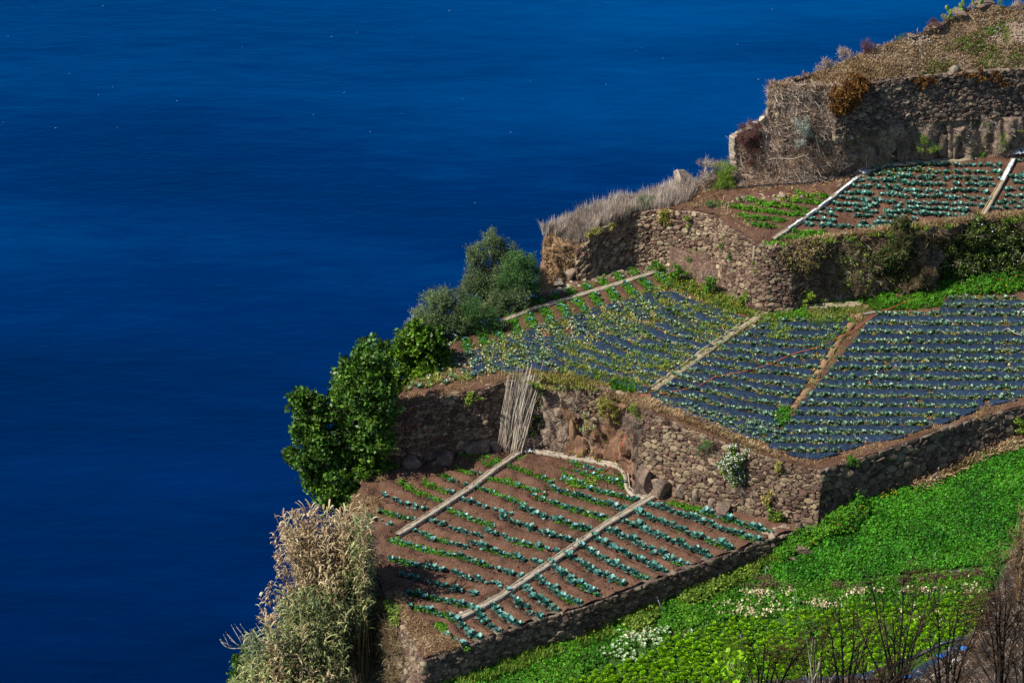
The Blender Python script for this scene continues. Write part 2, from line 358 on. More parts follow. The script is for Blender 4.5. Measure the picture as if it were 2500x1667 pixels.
# ------------------------------------------------------------------ sea
def sea():
    m = bpy.data.materials.new('sea_water'); m.use_nodes = True; nt = m.node_tree; N = nt.nodes.new; L = nt.links
    bs = nt.nodes['Principled BSDF']; geo = N('ShaderNodeNewGeometry')
    def noise(sc, det, rot=18, stretch=(1, 2.6, 1)):
        mp = N('ShaderNodeMapping'); mp.inputs['Scale'].default_value = stretch; mp.inputs['Rotation'].default_value = (0, 0, R(rot))
        L.new(geo.outputs['Position'], mp.inputs[0]); n = N('ShaderNodeTexNoise'); n.inputs['Scale'].default_value = sc; n.inputs['Detail'].default_value = det
        n.inputs['Roughness'].default_value = .6; L.new(mp.outputs[0], n.inputs[0]); return n.outputs[0]
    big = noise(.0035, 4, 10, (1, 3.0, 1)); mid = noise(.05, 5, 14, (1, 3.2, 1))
    # base blue painted lighter with distance, standing in for stronger sky reflection far out
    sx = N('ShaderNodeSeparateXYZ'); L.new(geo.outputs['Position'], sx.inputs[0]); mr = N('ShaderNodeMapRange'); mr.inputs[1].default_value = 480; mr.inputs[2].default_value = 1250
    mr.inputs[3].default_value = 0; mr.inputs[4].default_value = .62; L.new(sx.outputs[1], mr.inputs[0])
    def madd(a, k, c):
        m_ = N('ShaderNodeMath'); m_.operation = 'MULTIPLY_ADD'; L.new(a, m_.inputs[0]); m_.inputs[1].default_value = k
        if isinstance(c, (int, float)): m_.inputs[2].default_value = c
        else: L.new(c, m_.inputs[2])
        return m_.outputs[0]
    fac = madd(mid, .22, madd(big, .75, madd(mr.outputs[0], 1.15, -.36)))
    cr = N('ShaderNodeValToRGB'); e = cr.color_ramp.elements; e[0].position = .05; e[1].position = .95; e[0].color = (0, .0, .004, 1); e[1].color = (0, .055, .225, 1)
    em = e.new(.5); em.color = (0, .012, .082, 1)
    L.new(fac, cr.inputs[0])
    b1 = N('ShaderNodeBump'); b1.inputs['Distance'].default_value = .22; b1.inputs['Strength'].default_value = .8; L.new(noise(.22, 6, 20, (1, 2.2, 1)), b1.inputs['Height'])
    b2 = N('ShaderNodeBump'); b2.inputs['Distance'].default_value = .8; b2.inputs['Strength'].default_value = .6; L.new(noise(.035, 3, 8, (1, 2.4, 1)), b2.inputs['Height'])
    L.new(b2.outputs[0], b1.inputs['Normal'])
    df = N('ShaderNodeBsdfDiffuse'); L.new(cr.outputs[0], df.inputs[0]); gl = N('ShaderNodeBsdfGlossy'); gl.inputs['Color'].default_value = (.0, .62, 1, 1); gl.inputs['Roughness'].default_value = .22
    fr = N('ShaderNodeFresnel'); fr.inputs[0].default_value = 1.33; mx = N('ShaderNodeMixShader')
    for n_ in (df, gl, fr): L.new(b1.outputs[0], n_.inputs['Normal'])
    L.new(fr.outputs[0], mx.inputs[0]); L.new(df.outputs[0], mx.inputs[1]); L.new(gl.outputs[0], mx.inputs[2]); L.new(mx.outputs[0], nt.nodes['Material Output'].inputs[0]); nt.nodes.remove(bs)
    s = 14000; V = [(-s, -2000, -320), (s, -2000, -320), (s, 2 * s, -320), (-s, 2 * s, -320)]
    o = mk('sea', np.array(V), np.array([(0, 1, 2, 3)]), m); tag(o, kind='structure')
sea()
# ------------------------------------------------------------------ surveyed levels (u, v, height)
S2 = lambda xy: np.zeros(len(np.asarray(xy).reshape(-1, 2)))
class Flat:
    def __call__(s, xy): return np.zeros(len(np.asarray(xy, float).reshape(-1, 2)))
    hit = Surf.hit
T2 = Surf([(1030,1616,0),(908,1340,0),(923,1152,.1),(1054,1152,.25),(1272,1106,.15),(1400,1110,.1),(1530,1145,.1),(1594,1220,0),(1754,1261,.1),(1873,1295,.25),(1941,1300,.35),
           (1136,1578,0),(1506,1454,0),(1713,1376,0),(1300,1300,0),(1600,1350,0)])
T3 = Surf([(932,1006,3.7),(1068,975,3.95),(1224,934,4.3),(1292,921,4.4),(1428,938,4.5),(1544,968,4.5),(1649,1033,4.5),(1740,1070,4.3),(1832,1104,4.0),(2005,1151,3.7),
           (2180,1093,3.85),(2369,1026,4.0),(2500,993,4.2),(1079,866,4.0),(1216,792,4.35),(1329,725,4.7),(1406,668,4.9),(1624,655,5.2),(1716,700,5.1),(1828,741,5.0),
           (1946,745,5.0),(2130,727,5.2),(2257,699,5.4),(2334,664,5.6),(2500,650,5.9),(2700,640,6.1),(2700,930,4.4)])
T4 = Surf([(1332,572,7.6),(1400,600,7.05),(1436,592,7.4),(1461,561,7.9),(1594,515,8.6),(1702,520,9.0),(1849,598,9.0),(1930,606,9.05),(2130,565,9.2),(2500,528,9.6),(2700,510,9.8),(2150,405,10.6),(2500,371,11.1),(2700,350,11.3),
           (1770,496,9.25),(1785,440,9.8),(2090,435,10.0),(1660,462,9.0),(1500,505,8.4)])
T5 = Surf([(1880,208,15.9),(2122,204,16.3),(2244,185,16.4),(2500,167,16.4),(2700,150,16.5),(1894,200,16.0),(2006,177,16.5),(2067,146,17.2),(2156,112,17.8),(2230,88,18.3),(2353,30,19.1),(2500,17,19.4),(2700,10,19.6)])
T1 = Surf([(1060,1680,-1.6),(1214,1615,-1.6),(1506,1512,-1.5),(1717,1414,-1.15),(1815,1380,-1.1),(1900,1325,-.35),(1960,1300,.1),(2010,1262,.7),(2145,1205,1.2),(2298,1154,1.4),(2500,1060,2.4),
           (2700,980,3.2),(2000,1640,-2.7),(2500,1350,.3),(2300,1400,-.3),(2250,1667,-2.7),(1500,1667,-2.4),(2700,1300,1.0)])

def seg_rows(rows, S):
    segs = []
    for r in rows:
        w = S.hit(r)[:, :2]
        for a, b in zip(w[:-1], w[1:]): segs.append((a, b))
    return segs
def keep_(pts, flat):
    if flat is None: return 1.0
    return np.clip((segdist(pts, flat) - .22) / .45, 0, 1)
def ground(name, px, S, res, mat_, segs=None, ridge=.16, rw=.42, amp=.03, nf=2.0, lvl=None, extra=None, flat=None):
    """ground sheet of one terrace; its border follows the edge polyline"""
    B = PL(lvl) if lvl is not None else S.hit(px)
    b2 = B[:, :2]; lo, hi = b2.min(0), b2.max(0)
    nx, ny = int((hi[0] - lo[0]) / res) + 3, int((hi[1] - lo[1]) / res) + 3
    X, Y = np.meshgrid(lo[0] + (np.arange(nx) - 1) * res, lo[1] + (np.arange(ny) - 1) * res)
    pts = np.c_[X.ravel(), Y.ravel()]
    c = pts.reshape(ny, nx, 2); cen = (c[:-1, :-1] + c[1:, 1:]) / 2
    keep = inpoly(cen.reshape(-1, 2), b2).reshape(ny - 1, nx - 1)
    i = np.arange(ny * nx).reshape(ny, nx)
    q = np.stack([i[:-1, :-1], i[:-1, 1:], i[1:, 1:], i[1:, :-1]], -1)[keep]
    used, inv = np.unique(q.ravel(), return_inverse=True); q = inv.reshape(-1, 4)
    cnt = np.bincount(q.ravel()); pts = pts[used]
    edge = cnt < 4
    ep = pts[edge]; best = np.full(len(ep), 1e9); near = ep.copy()
    for a, b in zip(b2, np.roll(b2, -1, 0)):
        ab = b - a; t = np.clip(((ep - a) @ ab) / (ab @ ab + 1e-9), 0, 1); qn = a + t[:, None] * ab; d = np.linalg.norm(ep - qn, axis=1)
        m = d < best; best[m] = d[m]; near[m] = qn[m]
    pts[edge] = near
    z = S(pts); d = None
    if segs:
        d = segdist(pts, segs); z = z + (ridge * np.clip((d - .12) / rw, 0, 1) ** 1.3 - .04) * keep_(pts, flat)
    z = z + fbm(pts, nf, 4, 3) * amp * keep_(pts, flat)
    if extra is not None: z = z + extra(pts)
    tri = np.r_[q[:, [0, 1, 2]], q[:, [0, 2, 3]]]
    o = mk(name, np.c_[pts, z], tri, mat_, smooth=True); tag(o, kind='structure'); return o

# ---- cultivation rows of the three cropped terraces
ROW_A = [[(928,1208),(1000,1236),(1044,1247)], [(911,1244),(960,1258),(1010,1269)], [(911,1271),(955,1280)],
         [(972,1176),(1020,1203),(1075,1225)], [(1034,1176),(1060,1192),(1102,1206)], [(1078,1159),(1105,1174),(1136,1183)], [(1108,1143),(1145,1155),(1176,1159)]]
ROW_BL = [[(1238,1138),(1300,1158),(1343,1179)], [(1190,1169),(1262,1184),(1326,1206)], [(1163,1191),(1215,1208),(1278,1232)], [(1129,1220),(1185,1238),(1244,1257)],
          [(1085,1240),(1140,1264),(1204,1285)], [(1044,1268),(1105,1291),(1173,1310)], [(1000,1290),(1050,1313),(1139,1337)],
          [(962,1320),(1040,1344),(1122,1359)], [(952,1366),(1020,1382),(1085,1393)], [(979,1405),(1040,1421),(1109,1439)], [(1000,1449),(1060,1462),(1146,1483)], [(1003,1480),(1045,1494),(1098,1505)]]
ROW_BR = [[(1408,1133),(1472,1149)], [(1411,1152),(1470,1168),(1523,1182)], [(1374,1172),(1450,1196),(1550,1223)], [(1346,1193),(1430,1219),(1523,1244)], [(1306,1213),(1400,1246),(1486,1271)],
          [(1272,1244),(1360,1272),(1438,1298)], [(1231,1268),(1310,1299),(1401,1325)], [(1190,1298),(1270,1327),(1353,1349)], [(1153,1329),(1230,1355),(1316,1376)],
          [(1122,1359),(1200,1388),(1272,1407)], [(1085,1393),(1150,1414),(1220,1430)], [(1109,1439),(1156,1453)]]
ROW_C = [[(1632,1230),(1700,1246),(1790,1274),(1883,1303)], [(1594,1235),(1720,1277),(1849,1322)], [(1550,1250),(1660,1295),(1785,1342)], [(1515,1269),(1610,1310),(1727,1363)],
         [(1489,1296),(1570,1336),(1670,1382)], [(1453,1314),(1530,1357),(1626,1400)], [(1420,1335),(1495,1378),(1578,1415)], [(1381,1356),(1450,1397),(1519,1427)],
         [(1343,1379),(1400,1422),(1462,1454)], [(1313,1412),(1358,1448),(1405,1475)], [(1274,1427),(1310,1463),(1358,1493)], [(1241,1448),(1270,1480),(1313,1508)],
         [(1194,1469),(1220,1504),(1259,1528)], [(1164,1496),(1184,1523),(1215,1543)], [(1119,1517),(1140,1545),(1173,1561)], [(1075,1531),(1095,1560),(1137,1582)]]
ROW_T4 = [[(2168,405),(2300,404),(2436,406)], [(2130,418),(2280,423),(2443,423)], [(2112,429),(2250,437),(2443,439)], [(2099,443),(2250,452),(2425,454)],
          [(2079,456),(2230,469),(2407,470)], [(2063,471),(2220,482),(2410,488)], [(2043,484),(2200,498),(2402,505)], [(2030,498),(2200,510),(2385,517)],
          [(2008,511),(2180,522),(2372,530)], [(1989,523),(2120,532),(2237,536)], [(1974,537),(2100,545),(2225,550)], [(1964,550),(2060,556),(2175,559)],
          [(2474,393),(2700,390)], [(2470,433),(2700,428)], [(2466,449),(2700,446)], [(2455,463),(2700,461)], [(2440,481),(2700,478)], [(2432,497),(2700,493)], [(2420,511),(2700,508)]]
ROW_T4G = [[(1770,503),(1830,513),(1893,520),(1967,528)], [(1808,489),(1890,503),(1974,513)], [(1896,484),(1950,493),(2005,498)], [(1804,527),(1850,533),(1913,542)],
           [(1825,545),(1889,556)], [(1947,476),(2029,483)], [(1940,568),(2017,574)], [(1908,580),(1987,583)], [(1868,596),(1925,600)]]
def lerp(a, b, t): return (a[0] + (b[0] - a[0]) * t, a[1] + (b[1] - a[1]) * t)
ROW_T3R, ROW_T3M, ROW_T3L, ROW_T3F = [], [], [], []
for k in range(19):
    t = -.06 + k * .0715
    a = lerp((2140,769),(1890,1078), t); b = lerp((2500,772),(2500,1078), t * 1.02)
    ROW_T3R.append([a, lerp(a, b, .5), b])
ROW_T3R.insert(0, [(2290,735),(2400,734),(2500,737)])
for k in range(13):
    t = -.10 + k * .094
    a = lerp((1860,790),(1580,972), t); b = lerp((2075,785),(1898,1040), t)
    m = lerp(a, b, .5); ROW_T3M.append([a, (m[0], m[1] + 2), b])
for k in range(4):
    t = .14 + k * .2
    a = lerp((1575,990),(1830,1085), t); b = lerp((1900,1050),(1905,1110), t - .1); ROW_T3M.append([a, b])
for k in range(15):
    tl = -.22 + k * .088; tr = .2 + 1.05 * tl
    a = lerp((1649,751),(1200,897), tl); b = lerp((1875,765),(1596,950), tr)
    m = lerp(a, b, .5); ROW_T3L.append([a, (m[0] - 8, m[1] + 9), b])
for k in range(13):
    t = k / 12
    a = lerp((1150,815),(1600,668), t); b = lerp((1150,925),(1690,740), t)
    m = lerp(a, b, .5); ROW_T3F.append([(a[0] - 22, a[1] - 20), (m[0] - 3, m[1] + 3), b])

SEG2 = seg_rows(ROW_A + ROW_BL + ROW_BR + ROW_C, T2)
SEG4 = seg_rows(ROW_T4 + ROW_T4G, T4)
SEG3 = seg_rows(ROW_T3F, T3)

CH2 = seg_rows([[(970,1311),(1062,1253),(1150,1195),(1215,1145),(1272,1107)], [(1121,1514),(1220,1462),(1330,1388),(1480,1285),(1594,1217)], [(1300,1103),(1394,1119),(1460,1130),(1517,1143),(1528,1165),(1532,1195),(1552,1214),(1585,1220)]], T2)
CH4 = seg_rows([[(1888,589),(2010,505),(2100,433)], [(2400,530),(2455,432),(2474,392)]], T4)
CH3 = seg_rows([[(1215,792),(1300,757),(1413,724),(1500,698),(1604,666)]], T3)
# ---- ground sheets
T2_EDGE = [(1030,1616),(1003,1558),(976,1517),(966,1476),(928,1429),(908,1340),(862,1330),(850,1245),(900,1168),(923,1145),(986,1150),(1054,1140),(1142,1095),(1207,1082),(1302,1080),(1394,1095),(1517,1120),
           (1560,1190),(1594,1205),(1645,1208),(1754,1245),(1805,1255),(1873,1280),(1941,1288),(1950,1300),(1866,1319),(1815,1339),(1713,1376),(1566,1430),(1506,1454),(1417,1487),(1319,1513),(1214,1549),(1136,1578)]
ground('lower_terrace_ground', T2_EDGE, T2, .13, M['soil'], SEG2, .27, .45, .075, 3.2, flat=CH2)
T3_EDGE = [(932,1006),(1013,992),(1068,975),(1139,958),(1183,951),(1224,934),(1292,921),(1374,931),(1428,938),(1489,951),(1544,968),(1568,1006),(1649,1033),(1740,1070),(1781,1087),(1832,1104),(1890,1121),(1958,1142),
           (2005,1151),(2068,1126),(2119,1113),(2180,1093),(2252,1067),(2298,1049),(2369,1026),(2435,1009),(2500,993),(2700,930),(2700,620),(2500,635),(2334,648),(2257,685),(2130,712),(1964,728),(1913,735),(1828,728),(1760,708),
           (1716,684),(1640,642),(1560,640),(1500,655),(1406,655),(1370,672),(1329,720),(1276,738),(1216,785),(1126,828),(1079,862),(1002,944)]
ground('middle_terrace_ground', T3_EDGE, T3, .2, M['soil'], SEG3, .14, .35, .05, 1.5, flat=CH3)
T4_EDGE = [(1332,572),(1350,572),(1400,598),(1436,590),(1461,561),(1502,544),(1549,523),(1594,515),(1658,517),(1702,520),(1750,530),(1777,557),(1828,585),(1849,598),(1879,606),(1930,604),(1976,585),(2078,569),(2175,562),(2282,549),(2384,536),(2500,528),(2700,510),
           (2700,335),(2500,358),(2458,365),(2312,382),(2152,392),(2110,400),(1990,420),(1870,425),(1785,418),(1740,430),(1700,448),(1660,462),(1600,478),(1500,505),(1400,540)]
ground('upper_terrace_ground', T4_EDGE, T4, .16, M['soil'], SEG4, .2, .4, .06, 3.0, flat=CH4)
T5_EDGE = [(1880,208),(1940,212),(2040,212),(2122,204),(2244,185),(2414,173),(2500,167),(2700,150),(2700,10),(2500,17),(2400,16),(2353,28),(2295,65),(2230,86),(2156,112),(2067,146),(2006,177),(1940,196),(1894,203)]
ground('hilltop_ground', T5_EDGE, T5, .2, M['hill'], None, 0, 1, .10, 1.4, extra=lambda p: .06 * fbm(p, 4, 2, 8))
T1_EDGE = [(1030,1720),(1060,1640),(1214,1560),(1506,1465),(1717,1390),(1815,1350),(1900,1310),(1950,1290),(2000,1240),(2145,1170),(2298,1110),(2500,1030),(2700,950),(2700,1400),(2600,1800),(1700,1900),(1000,1900)]
ground('lowest_terrace_ground', T1_EDGE, T1, .3, M['greensoil'], None, 0, 1, .06, 1.2)

# ---- cliffs that fall from the terraces to the sea
def cliff(name, edge, out, mat_, seed, steps, nu=90):
    E = np.asarray(edge, float); base = resample(E, nu); o = np.array(out, float); o = o / np.linalg.norm(o)
    rows = []
    for d, dz in steps:
        r = base.copy(); r[:, :2] += o * d; r[:, 2] += dz
        if dz < -200: r[:, 2] = -322
        rows.append(r)
    nv = 10 * (len(rows) - 1)
    G, N = sheet(rows, nu, nv, .25, .5, 120, .15, seed)
    ob = mk(name, G.reshape(-1, 3), grid_faces(*G.shape[:2]), mat_); tag(ob, kind='structure'); return G, N
STEPS = [(0, -.02), (.1, -1.2), (.5, -3.5), (1.2, -8), (5, -40), (60, -320)]
CL2 = cliff('lower_cliff', PL([(1075,1720,-4.5),(1030,1640,-2.2),(1000,1570,-.6),(964,1480,-.02),(926,1432,-.02),(906,1340,-.02),(860,1330,-.02),(848,1245,-.02),(898,1168,0),(923,1148,.1)]), (-1, .12), M['bank'], 3, STEPS)
CL3 = cliff('middle_cliff', T3.hit([(925,1003),(960,975),(1002,944),(1079,862),(1126,828),(1216,785),(1276,738),(1329,718)]), (-.75, .7), M['bank'], 5, STEPS)
CL4 = cliff('upper_cliff', PL([(1332,572,7.6),(1400,540,8.1),(1500,505,8.4),(1600,478,8.9),(1660,462,9.0),(1700,448,9.3),(1740,430,9.6),(1785,410,9.9),(1793,335,12.4),(1873,282,13.9),(1880,205,15.9),(1940,196,16.3),(2006,177,16.5),(2067,146,17.2),
            (2156,112,17.8),(2230,86,18.3),(2295,65,18.8),(2353,28,19.1),(2400,16,19.3),(2500,17,19.4),(2700,10,19.6)]) , (-.45, .9), M['bank'], 7, STEPS, 140)

# near burnt hillside below the camera
NS = Surf([(2235,1667,-1.9),(2330,1600,-.6),(2380,1560,.0),(2420,1480,.9),(2470,1380,2.4),(2500,1330,3.0),(2700,1250,5),(2500,1667,2.5),(2700,1667,6)], .002)
def near_slope():
    rows = [PL([(1500,1700,-2.6),(1900,1672,-2.7),(2235,1655,-2.2),(2330,1590,-.7),(2385,1545,.1),(2420,1475,1.0),(2470,1375,2.5),(2510,1310,3.2),(2620,1240,4.2),(2760,1180,5)]),
            PL([(1500,1740,-2.4),(1900,1712,-2.2),(2240,1685,-1.2),(2370,1650,1.6),(2440,1600,3),(2490,1540,4.2),(2560,1450,5.4),(2640,1400,6.6),(2740,1350,7.6),(2860,1300,9)]),
            PL([(1500,1800,14),(1900,1795,15),(2240,1790,17),(2370,1785,19),(2440,1780,20),(2500,1775,21),(2600,1765,22.5),(2700,1750,24),(2800,1740,25),(2950,1730,26)])]
    far = rows[-1].copy(); nr = far.copy(); nr[:, 0] = np.linspace(-10, 22, len(nr)); nr[:, 1] = 70; nr[:, 2] = 30; rows.append(nr)
    n2 = nr.copy(); n2[:, 1] = -3; n2[:, 2] = 77.5; rows.append(n2)
    G, N = sheet(rows, 110, 90, .16, .5, 60, .05, 11, hold=False)
    o = mk('burnt_hillside', G.reshape(-1, 3), grid_faces(*G.shape[:2]), M['ash'], smooth=True); tag(o, kind='structure')
    return G, N
NSG = near_slope()

# ------------------------------------------------------------------ dry stone walls
def clip_poly(poly, px, py, c):              # keep px*x+py*y<=c
    out = []; n = len(poly)
    for i in range(n):
        a = poly[i]; b = poly[(i + 1) % n]; da = px * a[0] + py * a[1] - c; db = px * b[0] + py * b[1] - c
        if da <= 0: out.append(a)
        if (da < 0 < db) or (db < 0 < da):
            t = da / (da - db); out.append((a[0] + (b[0] - a[0]) * t, a[1] + (b[1] - a[1]) * t))
    return out
def stone_wall(label, top, rmin=.11, rmax=.30, batter=.10, mt='stone', seed=0, gap=.007, cap=.05, flip=False, proud=.09, big=.25, name='stone_wall', back=.35, cat='wall', tall=1.6, core_drop=.4, keep=None, grain=None):
    """top: [(u,v,ztop,zbottom)]. Stones are packed over the face; the 300 largest are parts, the small rest one part."""
    rmin *= .84; rmax *= .95; rg = np.random.default_rng(seed); W = PL([t[:3] for t in top]); zb = np.array([t[3] for t in top])
    seg = np.linalg.norm(np.diff(W[:, :2], axis=0), axis=1); s = np.r_[0, np.cumsum(seg)]; Ls = s[-1]
    nrm = []
    d = np.gradient(W[:, :2], axis=0); d /= np.linalg.norm(d, axis=1)[:, None]
    nrm = np.c_[d[:, 1], -d[:, 0]]
    if flip: nrm = -nrm
    def place(ss, h, dd):
        ss = np.asarray(ss, float); x = np.interp(ss, s, W[:, 0]); y = np.interp(ss, s, W[:, 1]); z = np.interp(ss, s, W[:, 2])
        n = np.c_[np.interp(ss, s, nrm[:, 0]), np.interp(ss, s, nrm[:, 1])]; n /= np.linalg.norm(n, axis=1)[:, None]
        o = batter * h + dd; k = fbm(np.c_[x, y, z - h], .5, 2, seed) * .12 * np.clip(h, 0, 1)
        e = np.clip(ss - Ls, 0, None) + np.clip(ss, None, 0)
        return np.c_[x + n[:, 0] * (o + k), y + n[:, 1] * (o + k), z - h]
    H = lambda ss: np.interp(ss, s, W[:, 2] - zb)
    Hm = (W[:, 2] - zb).max()
    # packing
    root = thing(name, (W[0] + W[-1]) / 2 * [1, 1, 0] + [0, 0, zb.min()], label, cat); root['kind'] = 'thing'
    sx, sh = 1.0, tall
    pts = []; rad = []; cell = rmax * 2; gridd = {}
    area = Ls * Hm * sh; tries = int(area / (rmin * rmin) * 3.2)
    for k in range(tries):
        f = k / tries
        r = rmax * (1 - .35 * rg.random()) if f < .02 + big * .1 else (rmin + (rmax - rmin) * .45 * rg.random() ** 1.5 if f < .45 else rmin * (1 + .25 * rg.random()) if f < .72 else rmin * rg.uniform(.5, .8))
        x, y = rg.uniform(0, Ls), rg.uniform(-.02, (Hm + .1) * sh)
        if y > (H(x) + .25) * sh: continue
        gx, gy = int(x / cell), int(y / cell); ok = True
        for a in (-1, 0, 1):
            for b in (-1, 0, 1):
                for j in gridd.get((gx + a, gy + b), ()):
                    if (pts[j][0] - x) ** 2 + (pts[j][1] - y) ** 2 < (.92 * (rad[j] + r)) ** 2: ok = False; break
                if not ok: break
            if not ok: break
        if ok: gridd.setdefault((gx, gy), []).append(len(pts)); pts.append((x, y)); rad.append(r)
    stones = []
    for i, ((x, y), r) in enumerate(zip(pts, rad)):
        if keep is not None and not keep(x / Ls, y / sh, H(x)): continue
        poly = [(max(x - r * 2, 0), max(y - r * 2, -cap * rg.random() * sh)), (min(x + r * 2, Ls), max(y - r * 2, -cap * rg.random() * sh)), (min(x + r * 2, Ls), y + r * 2), (max(x - r * 2, 0), y + r * 2)]
        gx, gy = int(x / cell), int(y / cell)
        for a in (-1, 0, 1):
            for b in (-1, 0, 1):
                for j in gridd.get((gx + a, gy + b), ()):
                    if j == i: continue
                    dx, dy = pts[j][0] - x, pts[j][1] - y; dd = math.hypot(dx, dy)
                    if dd > (r + rad[j]) * 2.2: continue
                    m = dd / 2 + (r * r - rad[j] ** 2) / (2 * dd); ux, uy = dx / dd, dy / dd
                    poly = clip_poly(poly, ux, uy, ux * x + uy * y + m - gap)
                    if len(poly) < 3: break
                if len(poly) < 3: break
            if len(poly) < 3: break
        if len(poly) < 3: continue
        poly = np.array(poly); c = poly.mean(0)
        # chamfer sharp corners a little
        q = []
        n = len(poly)
        for k in range(n):
            p0, p1, p2 = poly[k - 1], poly[k], poly[(k + 1) % n]
            q += [p1 + (p0 - p1) * .08, p1 + (p2 - p1) * .08] if n < 8 else [p1]
        poly = np.array(q); n = len(poly)
        ext = np.ptp(poly, axis=0); A_ = ext[0] * ext[1] / sh
        pr = rg.uniform(0, proud) + .02 * (A_ > .1); tlt = rg.normal(0, .2, 2)
        rings = []
        for sc, dd in ((1.0, -back), (1.0, -.03 + pr * .3), (.95, .03 + pr), (.74, .045 + pr)):
            p = c + (poly - c) * sc * (1 + (rg.normal(0, .05, (n, 1)) if sc < 1 else 0))
            q = dd + ((p - c) @ tlt) * (dd > 0) + (rg.normal(0, .012, n) if dd > 0 else 0)
            hh = p[:, 1] / sh
            rings.append(place(p[:, 0], hh, q))
        V = np.concatenate(rings + [place(c[:1], np.array([c[1] / sh]), np.array([.055 + pr]))])
        Fc = []
        for k in range(3):
            for j in range(n):
                a = k * n + j; b = k * n + (j + 1) % n
                Fc += [(a, b, b + n), (a, b + n, a + n)]
        for j in range(n): Fc.append((3 * n + j, 3 * n + (j + 1) % n, 4 * n))
        stones.append((A_, V, np.array(Fc)))
    stones.sort(key=lambda t: -t[0])
    for A_, V, Fc in stones[:300]: mk('stone', V, Fc, M[mt], root)
    rest = Acc()
    for A_, V, Fc in stones[300:]: rest.add(V, Fc)
    if rest.n: tag(rest.mk('small_stones', M[mt], root), kind='stuff')
    # dark earth packed behind the stones
    nu = max(8, int(Ls / .5)); ss = np.linspace(0, Ls, nu); rows = []
    for hh, dd in ((.06, -.42), (.05, -.1), (.5, -.1), (1, -.1)):
        h = np.full(nu, hh) if hh < .3 else (H(ss) + core_drop) * hh
        rows.append(place(ss, h, np.full(nu, dd)))
    G = np.stack(rows); mk('packed_earth', G.reshape(-1, 3), grid_faces(*G.shape[:2]), M['core'], root)
    return dict(place=place, L=Ls, H=H, root=root, n=len(stones))

WALLS = {}
WALLS['tower_top'] = stone_wall('ochre stained stone pillar at the upper seaward corner of the mound', [(1878,205,15.98,13.2),(1890,206,16.0,13.3),(1908,210,16.0,13.6)], .10, .26, .04, 'stone_warm', 12)
z1 = lambda u, v: float(T1.hit([(u, v)])[0, 2])
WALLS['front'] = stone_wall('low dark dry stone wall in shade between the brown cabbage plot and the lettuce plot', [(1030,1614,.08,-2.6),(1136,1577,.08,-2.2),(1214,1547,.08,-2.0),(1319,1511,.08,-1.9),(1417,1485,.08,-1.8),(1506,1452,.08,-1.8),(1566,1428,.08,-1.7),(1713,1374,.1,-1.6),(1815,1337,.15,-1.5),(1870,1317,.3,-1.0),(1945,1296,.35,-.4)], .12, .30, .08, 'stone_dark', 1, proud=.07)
WALLS['west'] = stone_wall('weathered grey stone wall holding up the reed side corner of the cabbage plot', [(964,1478,.05,-3.2),(976,1515,.05,-3.6),(1003,1556,.05,-4.0),(1030,1614,.08,-4.2)], .10, .24, .10, 'stone', 2)
WALLS['mid_left'] = stone_wall('shaded dark stone wall behind the leaning canes, topped by the plastic covered terrace', [(932,1004,3.75,.05),(1013,990,3.85,.1),(1068,973,4.0,.2),(1139,956,4.15,.2),(1183,949,4.25,.1),(1224,932,4.35,.05),(1262,926,4.4,0)], .12, .27, .10, 'stone', 3)
WALLS['mid_short'] = stone_wall('short run of reddish stones above the orange rock face right of the leaning canes', [(1372,930,4.5,2.8),(1428,937,4.55,2.6),(1489,950,4.6,2.9),(1530,962,4.6,3.3)], .13, .28, .05, 'stone', 4)
WALLS['mid_right'] = stone_wall('tall sunlit stone wall with the white daisy bush growing out of it', [(1568,1004,4.6,1.6),(1610,1018,4.6,.6),(1649,1031,4.55,-.1),(1740,1068,4.35,-.1),(1781,1085,4.2,0),(1832,1102,4.05,0),(1890,1119,3.9,.1),(1958,1140,3.8,.2),(2009,1151,3.75,.3)], .12, .29, .12, 'stone', 5, big=.4)
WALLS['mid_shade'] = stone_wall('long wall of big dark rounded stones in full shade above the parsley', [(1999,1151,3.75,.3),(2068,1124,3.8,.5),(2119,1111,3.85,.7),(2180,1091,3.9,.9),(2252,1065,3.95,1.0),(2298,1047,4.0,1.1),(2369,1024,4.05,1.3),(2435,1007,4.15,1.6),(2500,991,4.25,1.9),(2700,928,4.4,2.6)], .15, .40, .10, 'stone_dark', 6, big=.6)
WALLS['up_left'] = stone_wall('curved sunlit stone wall under the ridge of tall pale dry grass', [(1405,612,6.9,4.7),(1434,590,7.4,4.8),(1461,559,8.0,4.9),(1502,542,8.15,5.0),(1549,521,8.45,5.1),(1594,513,8.7,5.1),(1640,514,8.85,5.1),(1702,518,9.05,5.4),(1750,528,9.1,6.0),(1777,555,9.1,6.4)], .10, .26, .10, 'stone_warm', 7, big=.4)
WALLS['up_mid'] = stone_wall('grey stone wall with trailing weeds below the corner of the upper cabbage plot', [(1777,555,9.1,6.2),(1828,583,9.1,6.0),(1849,596,9.1,5.4),(1879,604,9.1,4.9),(1930,602,9.1,4.9),(1976,587,9.1,5.0),(2050,575,9.15,5.0),(2130,566,9.2,5.1)], .10, .24, .12, 'stone', 8)
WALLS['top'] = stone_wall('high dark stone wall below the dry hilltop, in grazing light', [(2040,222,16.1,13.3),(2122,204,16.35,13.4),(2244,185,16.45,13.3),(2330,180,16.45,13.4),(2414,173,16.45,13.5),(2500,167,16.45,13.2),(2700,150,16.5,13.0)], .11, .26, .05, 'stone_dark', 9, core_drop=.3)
WALLS['tower'] = stone_wall('pale ruined stone wall end standing against the sea at the mound', [(1791,336,12.5,9.6),(1806,326,12.6,9.6),(1826,316,12.8,9.7)], .09, .2, .08, 'stone_pale', 10)

